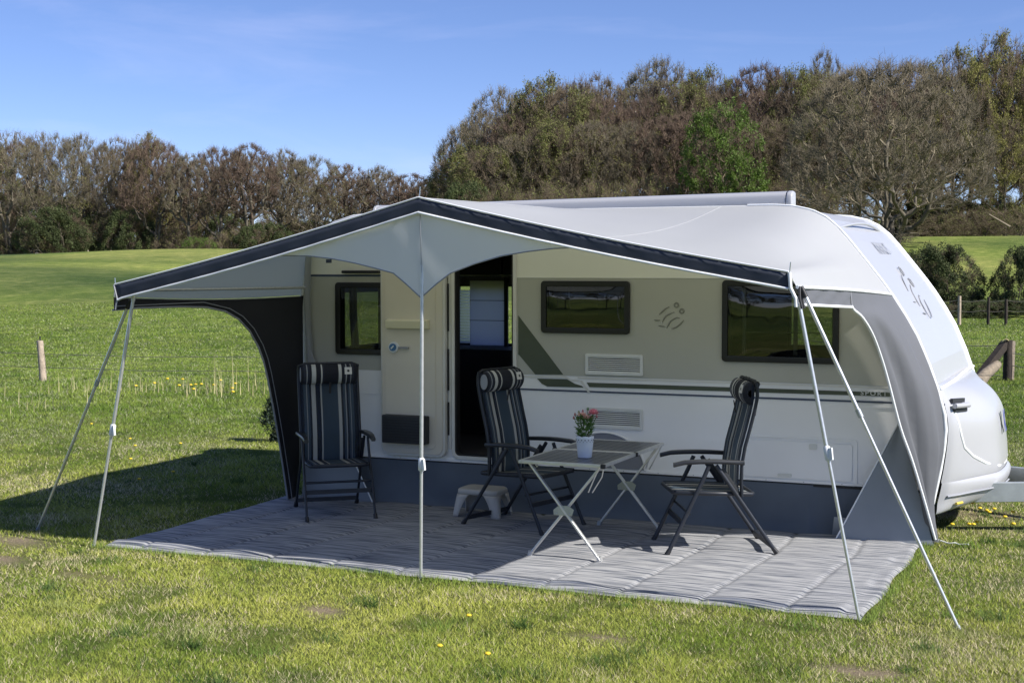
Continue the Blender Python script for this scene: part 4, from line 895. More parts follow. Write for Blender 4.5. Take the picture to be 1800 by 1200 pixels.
for i, ((x, y), a, lab) in enumerate(ch):
    o = chair if i == 0 else copy_tree(chair)
    o.location = (x, y, .024); o.rotation_euler = (0, 0, R_(a)); o['label'] = lab; o['group'] = 'striped folding chairs under the awning'

# ------------------------------------------------------------------ table
def build_table():
    t = thing('folding_table', 'aluminium folding table with dark slatted top and crossed legs', 'table', (.66, -1.03, 0)); x0, x1, ya, yb, z = .333, .965, -1.745, -.40, .70; ym = -1.06
    for y0, y1 in ((ya, ym - .006), (ym + .006, yb)):
        k = MB()
        for xa in (x0, x1 - .022): k.box((xa, y0, z - .022), (xa + .022, y1, z + .002))
        k.box((x0 + .023, y0, z - .022), (x1 - .023, y0 + .022, z + .002)); k.box((x0 + .023, y1 - .022, z - .022), (x1 - .023, y1, z + .002)); fr = obj('top_frame', k, 'aluminium', t, bevel=.003)
        k = MB(); n = 9; w_ = (x1 - x0 - .048) / n
        for i in range(n): xx = x0 + .024 + i * w_; k.box((xx + .0015, y0 + .024, z - .012), (xx + w_ - .0015, y1 - .024, z))
        obj('slatted_top', k, 'table_slat', fr, bevel=.002)
        k = MB()
        for i in range(1, n): xx = x0 + .024 + i * w_; k.box((xx - .0016, y0 + .024, z - .0105), (xx + .0016, y1 - .024, z - .003))
        obj('slat_joint', k, 'aluminium', fr)
    for xx, yy in ((x1, ya), (x1, ym), (x0, ym)):
        k = MB(); k.box((xx - .02, yy - .014, z - .026), (xx + .010, yy + .016, z + .004)); obj('corner_cap', k, 'black_plastic', t, bevel=.004)
    for y, (xl, xr) in ((-1.66, (.383, .914)), (-.365, (.418, .919))):
        yy = y + (.0 if y < -1 else -.0); m = (xl + xr) / 2 - .0; zc = .30
        k = MB()
        for a, b, dy in (((x0 + .05, z - .02), (xr, .028), -.010), ((x1 - .05, z - .02), (xl, .028), .010)):
            k.beam((a[0], yy + dy, a[1]), (b[0], yy + dy, b[1]), .016, .030, ref=(0, 1, 0))
        xc = .65; k2 = MB(); lg = obj('crossed_legs', k, 'aluminium', t, bevel=.003)
        # crossing point of the two bars
        A = np.array([x0 + .05, z - .02]); B = np.array([xr, .028]); C_ = np.array([x1 - .05, z - .02]); D = np.array([xl, .028]); dd = np.linalg.solve(np.array([B - A, -(D - C_)]).T, C_ - A); X = A + (B - A) * dd[0]
        k2.poly([(X[0] - .075, yy - .024, X[1] - .03), (X[0] + .06, yy - .024, X[1] - .03), (X[0] + .075, yy - .024, X[1] + .015), (X[0] + .03, yy - .024, X[1] + .04), (X[0] - .04, yy - .024, X[1] + .035), (X[0] - .078, yy - .024, X[1] + .005)], (0, .005, 0)); hp = obj('hub_plate', k2, 'hub_plate', lg, bevel=.004)
        k2 = MB()
        for ddx, ddz in ((-.05, -.015), (.045, -.012), (.0, .022)): k2.tube([(X[0] + ddx, yy - .030, X[1] + ddz), (X[0] + ddx, yy - .0245, X[1] + ddz)], .006, 8)
        obj('rivet', k2, 'galv', hp)
        for xx in (xl, xr): k2 = MB(); k2.beam((xx + (.012 if xx == xl else -.012), yy,   .055), (xx, yy, .0), .030, .036, ref=(0, 1, 0)); obj('leg_cap', k2, 'aluminium' if y < -1 else 'galv', lg)
    k = MB()
    for s_ in (0, 1):
        for q in (0, 1): k = MB(); k.tube([(x1 - .01 - .03 * q, ya + .03 + s_ * 1.28, z - .02), (x1 - .03 - .05 * q, ya + .05 + s_ * 1.20, z - .09), (x1 - .12 - .03 * q, -1.64 + s_ * 1.24, z - .21)], .0045, 6); obj('brace_rod', k, 'aluminium', t)
    k = MB()
    k.beam((x0 + .1, -1.65, z - .05), (x0 + .04, -1.45, z - .02), .01, .01); obj('brace_rod', k, 'aluminium', t)
build_table()

def build_pot():
    o = thing('flower_pot', 'small white pot of pink and pale flowers on the table', 'flower pot', (.712, -1.44, .7005)); cx, cy, z0 = .712, -1.44, .7015
    k = MB(); n = 40; sca = lambda i, kk: (.006 * abs(math.sin(kk * math.pi / 5)) if i in (6, 7) else 0)
    k.lathe((cx, cy, z0), [(0, 0), (.047, 0), (.050, .004), (.055, .06), (.062, .125), (.0635, .135), (.0645, .150), (.062, .150), (.059, .13), (.05, .05), (0, .04)], n, fn=sca); p = obj('pot', k, 'pot_white', o)
    k = MB()
    for a in np.linspace(0, 2 * math.pi, 16, endpoint=False): k.tube([(cx + .0635 * math.cos(a), cy + .0635 * math.sin(a), z0 + .128), (cx + .0655 * math.cos(a), cy + .0655 * math.sin(a), z0 + .128)], .005, 6); k.tube([(cx + .0625 * math.cos(a + .2), cy + .0625 * math.sin(a + .2), z0 + .115), (cx + .0642 * math.cos(a + .2), cy + .0642 * math.sin(a + .2), z0 + .115)], .003, 6)
    obj('lace_pattern', k, 'mark_grey', p)
    k = MB(); k.lathe((cx, cy, z0 + .128), [(0, .01), (.03, .012), (.058, 0)], 20); obj('soil', k, 'soil', o)
    rs = np.random.RandomState(4); st = MB(); lf = MB(); heads = [(.058, .015, .318, 0), (-.012, -.02, .295, 1), (.030, -.03, .28, 1), (-.075, .0, .30, 2), (-.088, .01, .275, 2), (-.02, .01, .325, 2), (.015, .02, .34, 3), (-.05, .01, .315, 3), (.085, .01, .292, 2), (.072, -.02, .31, 0)]
    for hx, hy, hz, kd in heads: st.tube([(cx + hx * .2, cy + hy * .2, z0 + .13), (cx + hx * .6, cy + hy * .6, z0 + .13 + (hz - .13) * .6), (cx + hx, cy + hy, z0 + hz)], .0022, 5)
    for i in range(190):
        a = rs.rand() * 6.28; h = .135 + .15 * rs.rand(); r = .02 + .075 * rs.rand() * (1 - abs(h - .2) * 2); b = np.array([cx + r * .45 * math.cos(a), cy + r * .45 * math.sin(a), z0 + h]); L = .035 + .03 * rs.rand(); d = np.array([math.cos(a), math.sin(a), .25 + .9 * rs.rand() * (1 if rs.rand() > .3 else -.4)]); d /= np.linalg.norm(d); w_ = np.cross(d, [0, 0, 1]); w_ /= np.linalg.norm(w_) + 1e-6; w_ *= .006 + .003 * rs.rand(); up = np.cross(w_, d); up = up / (np.linalg.norm(up) + 1e-9) * .003
        lf.add([b, b + d * L * .45 + w_ + up, b + d * L, b + d * L * .45 - w_ + up, b + d * L * .5 - up], [(0, 1, 4), (1, 2, 4), (2, 3, 4), (3, 0, 4)])
    obj('stems', st, 'stem', o); obj('leaves', lf, 'leaf_green', o)
    for hx, hy, hz, kd in heads:
        k = MB(); c0 = np.array([cx + hx, cy + hy, z0 + hz])
        if kd < 2:
            for ly, (rr, nn, el) in enumerate(((.042, 12, .15), (.036, 10, .6), (.026, 8, 1.1))):
                for j in range(nn):
                    a = 2 * math.pi * j / nn + ly * .4 + rs.rand() * .2; d = np.array([math.cos(a) * math.cos(el), math.sin(a) * math.cos(el), math.sin(el)]); w_ = np.array([-math.sin(a), math.cos(a), 0]) * rr * .38
                    k.add([c0 + d * .003, c0 + d * rr * .6 + w_, c0 + d * rr * (1 + .15 * rs.rand()) + (0, 0, .004), c0 + d * rr * .6 - w_], [(0, 1, 2, 3)])
            obj('blossom', k, ('petal_pink', 'petal_pale')[kd], o)
        else:
            k.lathe(tuple(c0 - (0, 0, .012)), [(0, 0), (.007, .006), (.008, .014), (.003, .024), (0, .026)], 8); obj('bud', k, 'bud_red' if kd == 2 else 'leaf_green', o)
build_pot()

def build_stool():
    A = gnd(787, 913); B = gnd(893, 905); cx, cy = -.60, -.33; o = thing('step_stool', 'low beige plastic step stool behind the middle chair', 'stool', (cx, cy, .024)); z0 = .024; h = .225
    k = MB(); w_, d_ = .175, .125
    def ring(sx, sy, z, n=6):
        return [(cx + x, cy + y, z) for x, y in [(p[0], p[1]) for p in rrect(-sx, sx, -sy, sy, .045, n)]]
    P = np.array([ring(w_ - .012, d_ - .012, z0 + h), ring(w_, d_, z0 + h - .010), ring(w_ + .004, d_ + .004, z0 + h - .045)]); k.grid(P, closed=True); k.add(ring(w_ - .012, d_ - .012, z0 + h), [tuple(range(28))]); obj('top', k, 'stool_plastic', o, solid=.006)
    for sx in (-1, 1):
        for sy in (-1, 1):
            k = MB(); n = 8
            # corner leg: an angled shell, wider at the top
            rows = []
            for t in np.linspace(0, 1, 7):
                z = z0 + h - .045 - t * (h - .045); ox = w_ + .004 + .028 * t; oy = d_ + .004 + .028 * t; lw = .030 + .055 * (1 - t) ** 2.2; 
                rows.append([(cx + sx * (ox - lw - .03), cy + sy * oy, z), (cx + sx * (ox - .03), cy + sy * oy, z), (cx + sx * (ox - .008), cy + sy * (oy - .008), z), (cx + sx * ox, cy + sy * (oy - .03), z), (cx + sx * ox, cy + sy * (oy - lw * .8 - .03), z)])
            k.grid(np.array(rows)); obj('leg', k, 'stool_plastic', o, solid=.006)
build_stool()

# ------------------------------------------------------------------ fences and posts
def post_mb(h, r, taper=.9, n=9, seed=0, lean=(0, 0), cut=True):
    rs = np.random.RandomState(seed); k = MB(); rows = []
    jit = rs.uniform(.86, 1.12, n)
    for z in np.linspace(-.3, h, 7):
        t = max(z, 0) / h; rr = r * (1 - (1 - taper) * t); rows.append([(lean[0] * z + rr * jit[i] * math.cos(2 * math.pi * i / n) * (1 + .05 * rs.randn()), lean[1] * z + rr * jit[i] * math.sin(2 * math.pi * i / n) * (1 + .05 * rs.randn()), z) for i in range(n)])
    k.grid(np.array(rows), True, 0, True); k.add(rows[-1], [tuple(range(n))], False, 0); return k
def fence_post(px, py, hgt, r, m, label, seed, lean=(0, 0), group=None):
    p = gnd(px, py); z = tz(p[0], p[1]); k = post_mb(hgt, r, seed=seed, lean=lean); k.v = [(a + p[0], b + p[1], c + z) for a, b, c in k.v]
    o = obj('fence_post', k, m); tag(o, label, 'fence post', group); return p
# left wire fence: one post in view
pL = fence_post(76, 669, .72, .065, 'wood_cut', 'short weathered wooden fence post alone in the left meadow', 3, (-.09, 0))
k = MB(); k.tube([(pL[0] - .055, pL[1], tz(pL[0], pL[1]) + .70), (pL[0] - .055, pL[1], tz(pL[0], pL[1]) + .80)], .012, 6); tag(obj('insulator', k, 'rubber', bpy.data.objects['fence_post']))
def wire_run(p, q, hs, label, n=12, name='wire_fence', r=.006):
    k = MB()
    for h in hs: k.tube([(p[0] * (1 - t) + q[0] * t, p[1] * (1 - t) + q[1] * t, tz(p[0] * (1 - t) + q[0] * t, p[1] * (1 - t) + q[1] * t) + h - .05 * math.sin(math.pi * ((t * 4) % 1))) for t in np.linspace(0, 1, n * 4 + 1)], r, 4)
    tag(obj(name, k, 'wire'), label, 'wire fence')
dfen = np.array([1.0, .06, 0]); 
wire_run(pL + dfen * -8, pL + dfen * 16.2, (.28, .52), 'thin wires of the fence crossing the left meadow at the short post', r=.005)
# right: strainer post with a diagonal strut and a pale log against it
def strainer():
    b = gnd(1771, 668); z = tz(b[0], b[1]); c = thing('strainer_post', 'dark strainer post with slanting strut right of the caravan nose', 'fence post', (b[0], b[1], z))
    k = post_mb(.72, .085, seed=5); k.v = [(a + b[0], bb + b[1], cc + z) for a, bb, cc in k.v]; obj('post', k, 'wood_black', c)
    r_ = RM[:, 0]; k = MB(); k.beam(b + r_ * .085 + (0, 0, -.05), b + r_ * .10 + (0, 0, .70), .03, .05); obj('pale_edge', k, 'wood_cut', c)
    k = MB(); e = gnd(1712, 672) ; k.beam((e[0], e[1], z - .03), b + (0, 0, .66) - r_ * .05, .12, .13); obj('strut', k, 'wood_black', c)
    k = MB(); k.tube([b - r_ * .14 + (0, 0, .66), b - r_ * .02 + (0, -.1, .74), b + r_ * .02 + (0, -.1, .71)], [.012, .018, .012], 8); obj('insulator', k, 'hay', c)
    a = gnd(1722, 674); k = MB(); q = b + (-.15, -.32, z + .30); a2 = np.array([a[0], a[1] - .25, z + .03]); k.tube([a2, a2 * .6 + q * .4 + (0, 0, .03), q], [.12, .10, .08], 9); tag(obj('log', k, 'wood_post'), 'pale rough log leaning against the dark strainer post', 'log')
    return b
bR = strainer()
wire_run(bR + np.array([-5.2, .6, 0]), bR, (.34, .64), 'wires running from the strainer post behind the caravan nose', r=.007)
wire_run(bR, bR + np.array([4.0, -.5, 0]), (.28, .5), 'wires running from the strainer post to the right edge', r=.006)
for i, (px, hh) in enumerate(((1686, 1.25), (1737, 1.2), (1768, 1.1))):
    p = gnd(px, 571); z = tz(p[0], p[1]); k = post_mb(hh * .8, .06, seed=20 + i); k.v = [(a + p[0], b + p[1], c + z) for a, b, c in k.v]; o = obj('fence_post', k, 'wood_cut' if i == 0 else 'wood_black'); tag(o, ['pale far fence post beside the caravan nose in front of the bush', 'thin dark far fence post in the middle of the meadow gap', 'dark far fence post at the right of the meadow gap'][i], 'fence post', 'posts of the far fence')
pp_ = gnd(1640, 571); pq = gnd(1810, 571); wire_run(pp_, pq, (.5, .85), 'wires of the far fence below the grassy slope', r=.006)
# small posts at the foot of the left wood
for i, px in enumerate((155, 195, 222, 270, 312, 341)):
    P0 = at(px, 459, 148); z = tz(P0[0], P0[1]); k = post_mb(.95, .06, seed=30 + i); k.v = [(a + P0[0], b + P0[1], c + z) for a, b, c in k.v]; tag(obj('fence_post', k, 'wood_cut'), ['first', 'second', 'third', 'fourth', 'fifth', 'last'][i] + ' small pale post from the left at the foot of the left wood', 'fence post', 'posts along the left wood')
# ------------------------------------------------------------------ trees
def seg_mesh(name, P0, P1, R0, R1, n, mats, leaves=None, mi=0):
    """tapered n-sided prisms for arrays of segments, plus optional leaf triangles (m,3,3)"""
    P0 = np.array(P0); P1 = np.array(P1); D = P1 - P0; L = np.linalg.norm(D, axis=1, keepdims=True) + 1e-9; D = D / L
    ref = np.where(np.abs(D[:, 2:3]) < .9, np.array([[0, 0, 1.]]), np.array([[1., 0, 0]])); A = np.cross(D, ref); A /= np.linalg.norm(A, axis=1, keepdims=True) + 1e-9; B = np.cross(D, A)
    N = len(P0); V = np.empty((N, 2 * n, 3))
    for k in range(n):
        c, s = math.cos(2 * math.pi * k / n), math.sin(2 * math.pi * k / n); o = A * c + B * s
        V[:, k] = P0 + o * np.array(R0)[:, None]; V[:, n + k] = P1 + o * np.array(R1)[:, None]
    F_ = np.empty((N, n, 4), np.int64); base = (np.arange(N) * 2 * n)[:, None]
    for k in range(n): F_[:, k] = base + np.array([k, (k + 1) % n, n + (k + 1) % n, n + k])
    verts = V.reshape(-1, 3); nq = N * n; loops = F_.reshape(-1); starts = np.arange(0, 4 * nq, 4)
    mi_ = np.zeros(nq, np.int32)
    if leaves is not None and len(leaves):
        lv = leaves.reshape(-1, 3); o = len(verts); verts = np.vstack([verts, lv]); loops = np.concatenate([loops, np.arange(o, o + len(lv))]); starts = np.concatenate([starts, 4 * nq + np.arange(0, len(lv), 3)]); mi_ = np.concatenate([mi_, np.ones(len(leaves), np.int32)])
    me = bpy.data.meshes.new(name); me.vertices.add(len(verts)); me.vertices.foreach_set('co', verts.astype(np.float32).ravel()); me.loops.add(len(loops)); me.loops.foreach_set('vertex_index', loops.astype(np.int32))
    me.polygons.add(len(starts)); me.polygons.foreach_set('loop_start', starts.astype(np.int32))
    for m in mats: me.materials.append(M[m])
    me.polygons.foreach_set('material_index', mi_); me.update(calc_edges=True); return me

def gen_tree(seed, H, W, base, nodes, twigs, twl, twigmat, leaf=None, nleaf=0, lsize=.2, multi=1, up=.55, shape=1.0, trunk_r=None):
    """tree grown towards random points filling a crown: height H, crown width W, crown starting at base*H"""
    rs = np.random.RandomState(seed); tr = trunk_r or H * .017
    pts = []
    lob = [(rs.uniform(-.5, .5), rs.uniform(-.5, .5), rs.uniform(.0, .9), rs.uniform(.45, .75)) for _ in range(7)]
    while len(pts) < nodes:
        u = rs.uniform(-1, 1, 3); r = np.linalg.norm(u[:2]); surf = rs.rand() < .45
        if surf:
            phi = math.acos(rs.uniform(-.35, 1)); az = rs.rand() * 6.283; u = np.array([math.sin(phi) * math.cos(az), math.sin(phi) * math.sin(az), -1 + 2 * (.42 + .57 * math.cos(phi))]) * np.array([.97, .97, 1.0]); r = np.linalg.norm(u[:2])
        t = (u[2] + 1) / 2                                 # 0 base 1 top
        rad = math.sqrt(max(0, 1 - ((t - .42) / .58) ** 2)) ** (.85 * shape) if t > .42 else .50 + .50 * math.sin(t / .42 * math.pi / 2)
        rad *= .86 + .14 * math.sin(3 * math.atan2(u[1], u[0]) + seed + 5 * t)
        if surf: r = min(r, rad * .99)
        if r > rad or (not surf and r < .5 * rad and t < .82 and rs.rand() < .6): continue
        if min(((u[0] - a) ** 2 + (u[1] - b) ** 2 + (t - c) ** 2 * 1.4) ** .5 / d for a, b, c, d in lob) > 1.0 and rs.rand() < (.25 if surf else .55): continue
        pts.append((u[0] * W / 2, u[1] * W / 2, H * (base + (1 - base) * t)))
    pts = np.array(pts); order = np.argsort(np.linalg.norm(pts - np.array([0, 0, H * base * .8]), axis=1)); pts = pts[order]
    P = []; par = []; path = []
    stems = [(0, 0)] if multi == 1 else [(rs.uniform(-.5, .5) * W * .06, rs.uniform(-.5, .5) * W * .06) for _ in range(multi)]
    trunkn = []
    for sx, sy in stems:
        prev = -1; x, y = sx, sy
        top = H * (base + (.38 if multi == 1 else .1)); m = 7
        for i in range(m + 1):
            P.append((x, y, top * i / m - (.3 if i == 0 else 0))); par.append(prev); path.append(top * i / m); prev = len(P) - 1; trunkn.append(prev)
            x += rs.uniform(-.5, .5) * H * .022 + (sx * .25 if multi > 1 else 0); y += rs.uniform(-.5, .5) * H * .022 + (sy * .25 if multi > 1 else 0)
    P = [np.array(p, float) for p in P]
    for p in pts:
        Q = np.array(P); d = np.linalg.norm(Q - p, axis=1); pen = np.where(Q[:, 2] > p[2] - .08 * np.linalg.norm(p[:2] - Q[:, :2], axis=1), 1.8, 1.0); low = np.where(Q[:, 2] < H * base * .75, 3, 1)
        cost = d * pen * low + .42 * np.array(path); j = int(np.argmin(cost)); a = P[j]; L = np.linalg.norm(p - a); k = max(1, int(L / (H * .045)))
        prev = j
        for i in range(1, k + 1):
            t = i / k; q = a * (1 - t) + p * t; q = q + (np.array([0, 0, -1.0]) * L * .10 * math.sin(math.pi * t)) * (1 if up > .5 else -1) + rs.uniform(-1, 1, 3) * L * .05 * (1 - t * .5)
            P.append(q); par.append(prev); path.append(path[prev] + L / k); prev = len(P) - 1
    P = np.array(P); par = np.array(par); n = len(P); w_ = np.zeros(n); 
    ch = np.bincount(par[par >= 0], minlength=n)
    w_[ch == 0] = 1
    for i in range(n - 1, -1, -1):
        if par[i] >= 0: w_[par[i]] += w_[i]
    R = tr * np.sqrt(np.maximum(w_, 1) / max(w_.max(), 1)); R = np.maximum(R, H * .0013)
    idx = np.where(par >= 0)[0]; big = np.zeros(n, bool); big[trunkn] = True; big |= (R > tr * .38)
    tk = idx[big[idx]]; br = idx[~big[idx]]
    flare = 1 + .5 * np.exp(-np.maximum(P[:, 2], 0) / (H * .03))
    tm = seg_mesh('trunk', P[par[tk]], P[tk], (R * flare)[par[tk]], (R * flare)[tk], 8, ['bark'])
    # twigs from outer nodes
    cand = np.where(R < tr * .30)[0]; c = rs.choice(cand, twigs); fr = rs.rand(twigs)[:, None]; b0 = P[c] * fr + P[np.maximum(par[c], 0)] * (1 - fr)
    out = b0 - np.array([0, 0, H * (base + .1 * (1 - base))]); out /= np.linalg.norm(out, axis=1, keepdims=True) + 1e-9
    d = out * .8 + rs.randn(twigs, 3) * .45 + np.array([0, 0, up * .5]); d /= np.linalg.norm(d, axis=1, keepdims=True)
    L = twl * (.4 + .9 * rs.rand(twigs))[:, None]; m1 = b0 + d * L * .55; e1 = m1 + (d + rs.randn(twigs, 3) * .25) * L * .5
    # second-order twigs
    k2 = twigs; s = rs.randint(0, twigs, k2); t2 = rs.rand(k2)[:, None]; c0 = b0[s] * (1 - t2) + e1[s] * t2; d2 = d[s] + rs.randn(k2, 3) * .55; d2 /= np.linalg.norm(d2, axis=1, keepdims=True); c1 = c0 + d2 * L[s] * .55
    r0 = H * .0011; P0 = np.vstack([P[par[br]], b0, m1, c0]); P1 = np.vstack([P[br], m1, e1, c1])
    R0 = np.concatenate([R[par[br]] * .9, np.full(twigs, r0), np.full(twigs, r0 * .8), np.full(k2, r0 * .75)]); R1 = np.concatenate([R[br] * .9, np.full(twigs, r0 * .8), np.full(twigs, r0 * .35), np.full(k2, r0 * .3)])
    lv = None
    if leaf:
        lob2 = rs.rand(12, 3); ce = np.vstack([e1, c1]); q = ce[rs.randint(0, len(ce), int(nleaf * 2.6))]
        nn = vnoise(q[:, 0] + q[:, 2] * .6, q[:, 1] + q[:, 2], H * .10, seed); q = q[nn > np.percentile(nn, 62)] if len(q) else q; m_ = len(q)
        a = rs.randn(m_, 3); a /= np.linalg.norm(a, axis=1, keepdims=True); b = np.cross(a, rs.randn(m_, 3)); b /= np.linalg.norm(b, axis=1, keepdims=True); sz = lsize * (.5 + rs.rand(m_))[:, None]; q = q + rs.randn(m_, 3) * lsize * .7
        lv = np.stack([q - a * sz * .5, q + b * sz * .45, q + a * sz * .5], 1)
    cm = seg_mesh('crown', P0, P1, R0, R1, 3, [twigmat] + ([leaf] if leaf else []), lv)
    return tm, cm

T = {}
T['beech_a'] = gen_tree(1, 15, 11, .26, 620, 7000, .62, 'twig_brown', 'bud_leaf', 2500, .11)
T['beech_b'] = gen_tree(2, 15, 10.5, .28, 620, 7500, .62, 'twig_red', 'bud_leaf', 1200, .10, multi=2)
T['beech_c'] = gen_tree(3, 15, 11, .24, 600, 6500, .66, 'twig_grey', 'bud_leaf', 6000, .13)
T['tall'] = gen_tree(4, 15, 8.0, .34, 400, 4200, .60, 'twig_grey', 'bud_leaf', 1500, .12, multi=2)
T['open'] = gen_tree(9, 15, 11, .26, 420, 3600, .7, 'twig_grey', 'dull_leaf', 3500, .12, multi=2)
T['spread'] = gen_tree(5, 14, 14, .06, 800, 12000, .8, 'twig_grey', None, multi=4, shape=1.0)
T['leafy'] = gen_tree(6, 15, 11, .18, 460, 6500, .8, 'twig_brown', 'dull_leaf', 17000, .19)
T['green'] = gen_tree(7, 12, 9, .10, 360, 3500, .65, 'twig_brown', 'fresh_leaf', 22000, .24)
T['shrub'] = gen_tree(8, 4, 6, .03, 190, 5200, .60, 'twig_brown', 'dull_leaf', 2600, .12, multi=4, trunk_r=.06)
T['bush'] = gen_tree(10, 4, 6, .03, 240, 4500, .45, 'twig_brown', 'hedge_leaf', 34000, .13, multi=5, trunk_r=.06)
T['fresh_bush'] = gen_tree(11, 4, 6, .03, 150, 2000, .45, 'twig_brown', 'fresh_leaf', 9000, .15, multi=4, trunk_r=.06)
T['stem'] = gen_tree(13, 15, 7.5, .40, 420, 4600, .6, 'twig_red', 'bud_leaf', 900, .10, multi=3)
T['golden'] = gen_tree(12, 15, 11, .12, 460, 5000, .75, 'twig_brown', 'bud_leaf', 20000, .20)
BH = dict(stem=15, golden=15, beech_a=15, beech_b=15, beech_c=15, tall=15, open=15, spread=14, leafy=15, green=12, shrub=4, bush=4, fresh_bush=4)
BW = dict(stem=7.5, golden=11, beech_a=11, beech_b=10.5, beech_c=11, tall=8, open=11, spread=14, leafy=11, green=9, shrub=6, bush=6, fresh_bush=6)
rt = np.random.RandomState(77)
LM = [(-40, 'at the left edge of the photo'), (30, 'just in from the left edge'), (78, 'straight above the lone short post'), (125, 'right of the lone short post'), (165, 'left of the awning corner'), (205, 'above the awning left corner'), (255, 'above the lowest end of the dark fascia'), (305, 'left of the bright green bush'),
      (350, 'behind the bright green bush'), (400, 'right of the bright green bush'), (450, 'above the left tip of the valance'), (505, 'above the left chair'), (550, 'above the caravan rear corner'), (595, 'above the curtained window'), (640, 'left of the roof case end'), (685, 'above the folded back door'), (725, 'above the awning peak'), (778, 'where the two woods meet'),
      (825, 'just right of where the woods meet'), (880, 'above the open doorway'), (935, 'above the dark diagonal graphic'), (985, 'above the left end of the table'), (1035, 'above the flower pot'), (1085, 'above the fridge vents'), (1135, 'above the right end of the table'), (1180, 'above the emblem'), (1230, 'left of the fresh green tree'), (1285, 'behind the fresh green tree'),
      (1335, 'above the right chair'), (1385, 'above the roof case end cap'), (1435, 'below the spindly tree top'), (1490, 'left of the spreading tree'), (1545, 'behind the spreading tree'), (1600, 'right of the spreading tree trunk'), (1655, 'above the dark bush'), (1710, 'above the meadow gap'), (1760, 'above the strainer post'), (1815, 'at the right edge of the photo')]
def where(px): return min(LM, key=lambda q: abs(q[0] - px))[1]
def plant(kind, px, dist, ytop, label, cat='tree', group=None, wpx=None, ybase=None, name=None):
    """stand a tree at photograph column px, `dist` metres out along the ground, reaching row ytop"""
    P0 = at(px, 470, dist); x, y = P0[0], P0[1]; z = tz(x, y); top = at(px, ytop, dist)[2]; h = max(top - z, 1.0); s = h / BH[kind]
    sx = s if wpx is None else (wpx / F * dist) / BW[kind]
    if label.endswith('@'): label = label[:-1] + where(px)
    nm = name or ('shrub' if cat == 'shrub' else 'bare_tree' if kind in ('beech_a', 'beech_b', 'beech_c', 'tall', 'open', 'spread', 'stem') else 'leafy_tree')
    o = thing(nm, label, cat, (x, y, z - (.35 if cat == 'shrub' else .05)), group); o.rotation_euler = (0, 0, rt.rand() * 6.28); o.scale = (sx, sx, s)
    for nm, me in zip(('trunk', 'crown'), T[kind]):
        c = bpy.data.objects.new(nm, me); COL.objects.link(c); c.parent = o
    return o
# skyline rows
def ytop_left(px): return float(np.interp(px, [-60, 0, 60, 140, 170, 240, 300, 335, 372, 400, 440, 480, 540, 560, 600, 700, 740, 780, 830], [236, 238, 234, 238, 250, 242, 250, 272, 270, 257, 254, 265, 268, 286, 292, 298, 315, 318, 322]))
def ytop_right(px): return float(np.interp(px, [780, 800, 850, 900, 965, 1063, 1092, 1109, 1161, 1257, 1285, 1335, 1387, 1410, 1436, 1470, 1507, 1533, 1605, 1640, 1663, 1764, 1800, 1900], [300, 250, 185, 163, 144, 134, 146, 132, 112, 129, 140, 122, 120, 140, 98, 120, 130, 126, 120, 116, 95, 70, 88, 90]))
G1 = 'trees of the left wood'; G2 = 'trees of the right wood'
front = [(-30, 'leafy'), (25, 'open'), (88, 'open'), (150, 'beech_c'), (215, 'beech_a'), (275, 'beech_b'), (335, 'tall'), (385, 'beech_b'), (440, 'stem'), (500, 'tall'), (552, 'beech_c'), (610, 'stem'), (668, 'tall'), (722, 'stem'), (770, 'beech_b')]
FL = ['olive budding tree cut by the left edge of the photo', 'open crowned tree with sky showing through near the left edge', 'thin branched tree above the lone short post', 'greyish tree with faint green buds in the left wood before the brown group', 'full brown rounded tree above the awning left corner',
      'reddish brown dense tree with a yellow green neighbour on top of the left wood', 'low grey tree in the notch of the left wood skyline', 'reddish domed tree above the bright green bush', 'brown domed tree right of the notch in the left wood', 'slender dark stemmed tree above the middle of the left awning slope',
      'grey tree at the step down of the left wood skyline', 'slender tree between the step and the awning peak', 'reddish low tree left of the awning peak', 'slender tree just above the awning peak', 'low brown tree right of the awning peak where the woods meet']
for (px, kd), lab in zip(front, FL):
    plant(kd, px, 158 + rt.uniform(-4, 4), ytop_left(px) + rt.uniform(-2, 4), lab, group=G1, wpx={'tall': 90, 'open': 140, 'stem': 100}.get(kd, 122))
for row, (dist, n_, dy) in enumerate(((170, 12, 8), (182, 9, 14))):
    for i in range(n_):
        px = -40 + (i + .5 * (row % 2)) * (78 if row == 0 else 104) + rt.uniform(-12, 12)
        if 30 < px < 120 and row == 1: continue
        kd = ['tall', 'stem', 'beech_b', 'tall', 'stem'][rt.randint(5)] if px > 370 else ['tall', 'beech_a', 'beech_b', 'tall', 'beech_c'][rt.randint(5)]
        plant(kd, px, dist, ytop_left(px) + dy + rt.uniform(0, 12), 'bare tree deeper in the left wood, @', group='inner trees of the left wood', wpx=112)
for i in range(51):
    px = -30 + (i % 17) * 50 + 17 * (i // 17) + rt.uniform(-12, 12); plant('shrub' if i % 5 else 'bush', px, 152 + 9 * (i // 17) + rt.uniform(-3, 8), (395 - 25 * (i // 17) if px < 360 else 402 - 12 * (i // 17)) + rt.uniform(-28, 24) * (1 if px < 360 else .5), 'low brown shrub under the left wood, @', 'shrub', 'undergrowth of the left wood', wpx=100)
plant('fresh_bush', 350, 150, 412, 'bright yellow green bush at the foot of the left wood', 'shrub', wpx=66)
plant('golden', 262, 162, 241, 'yellow green crown showing on top of the left wood', 'tree', wpx=90, name='leafy_tree')
plant('bush', 95, 153, 372, 'olive budding understorey tree near the left edge', 'tree', wpx=120, name='leafy_tree')
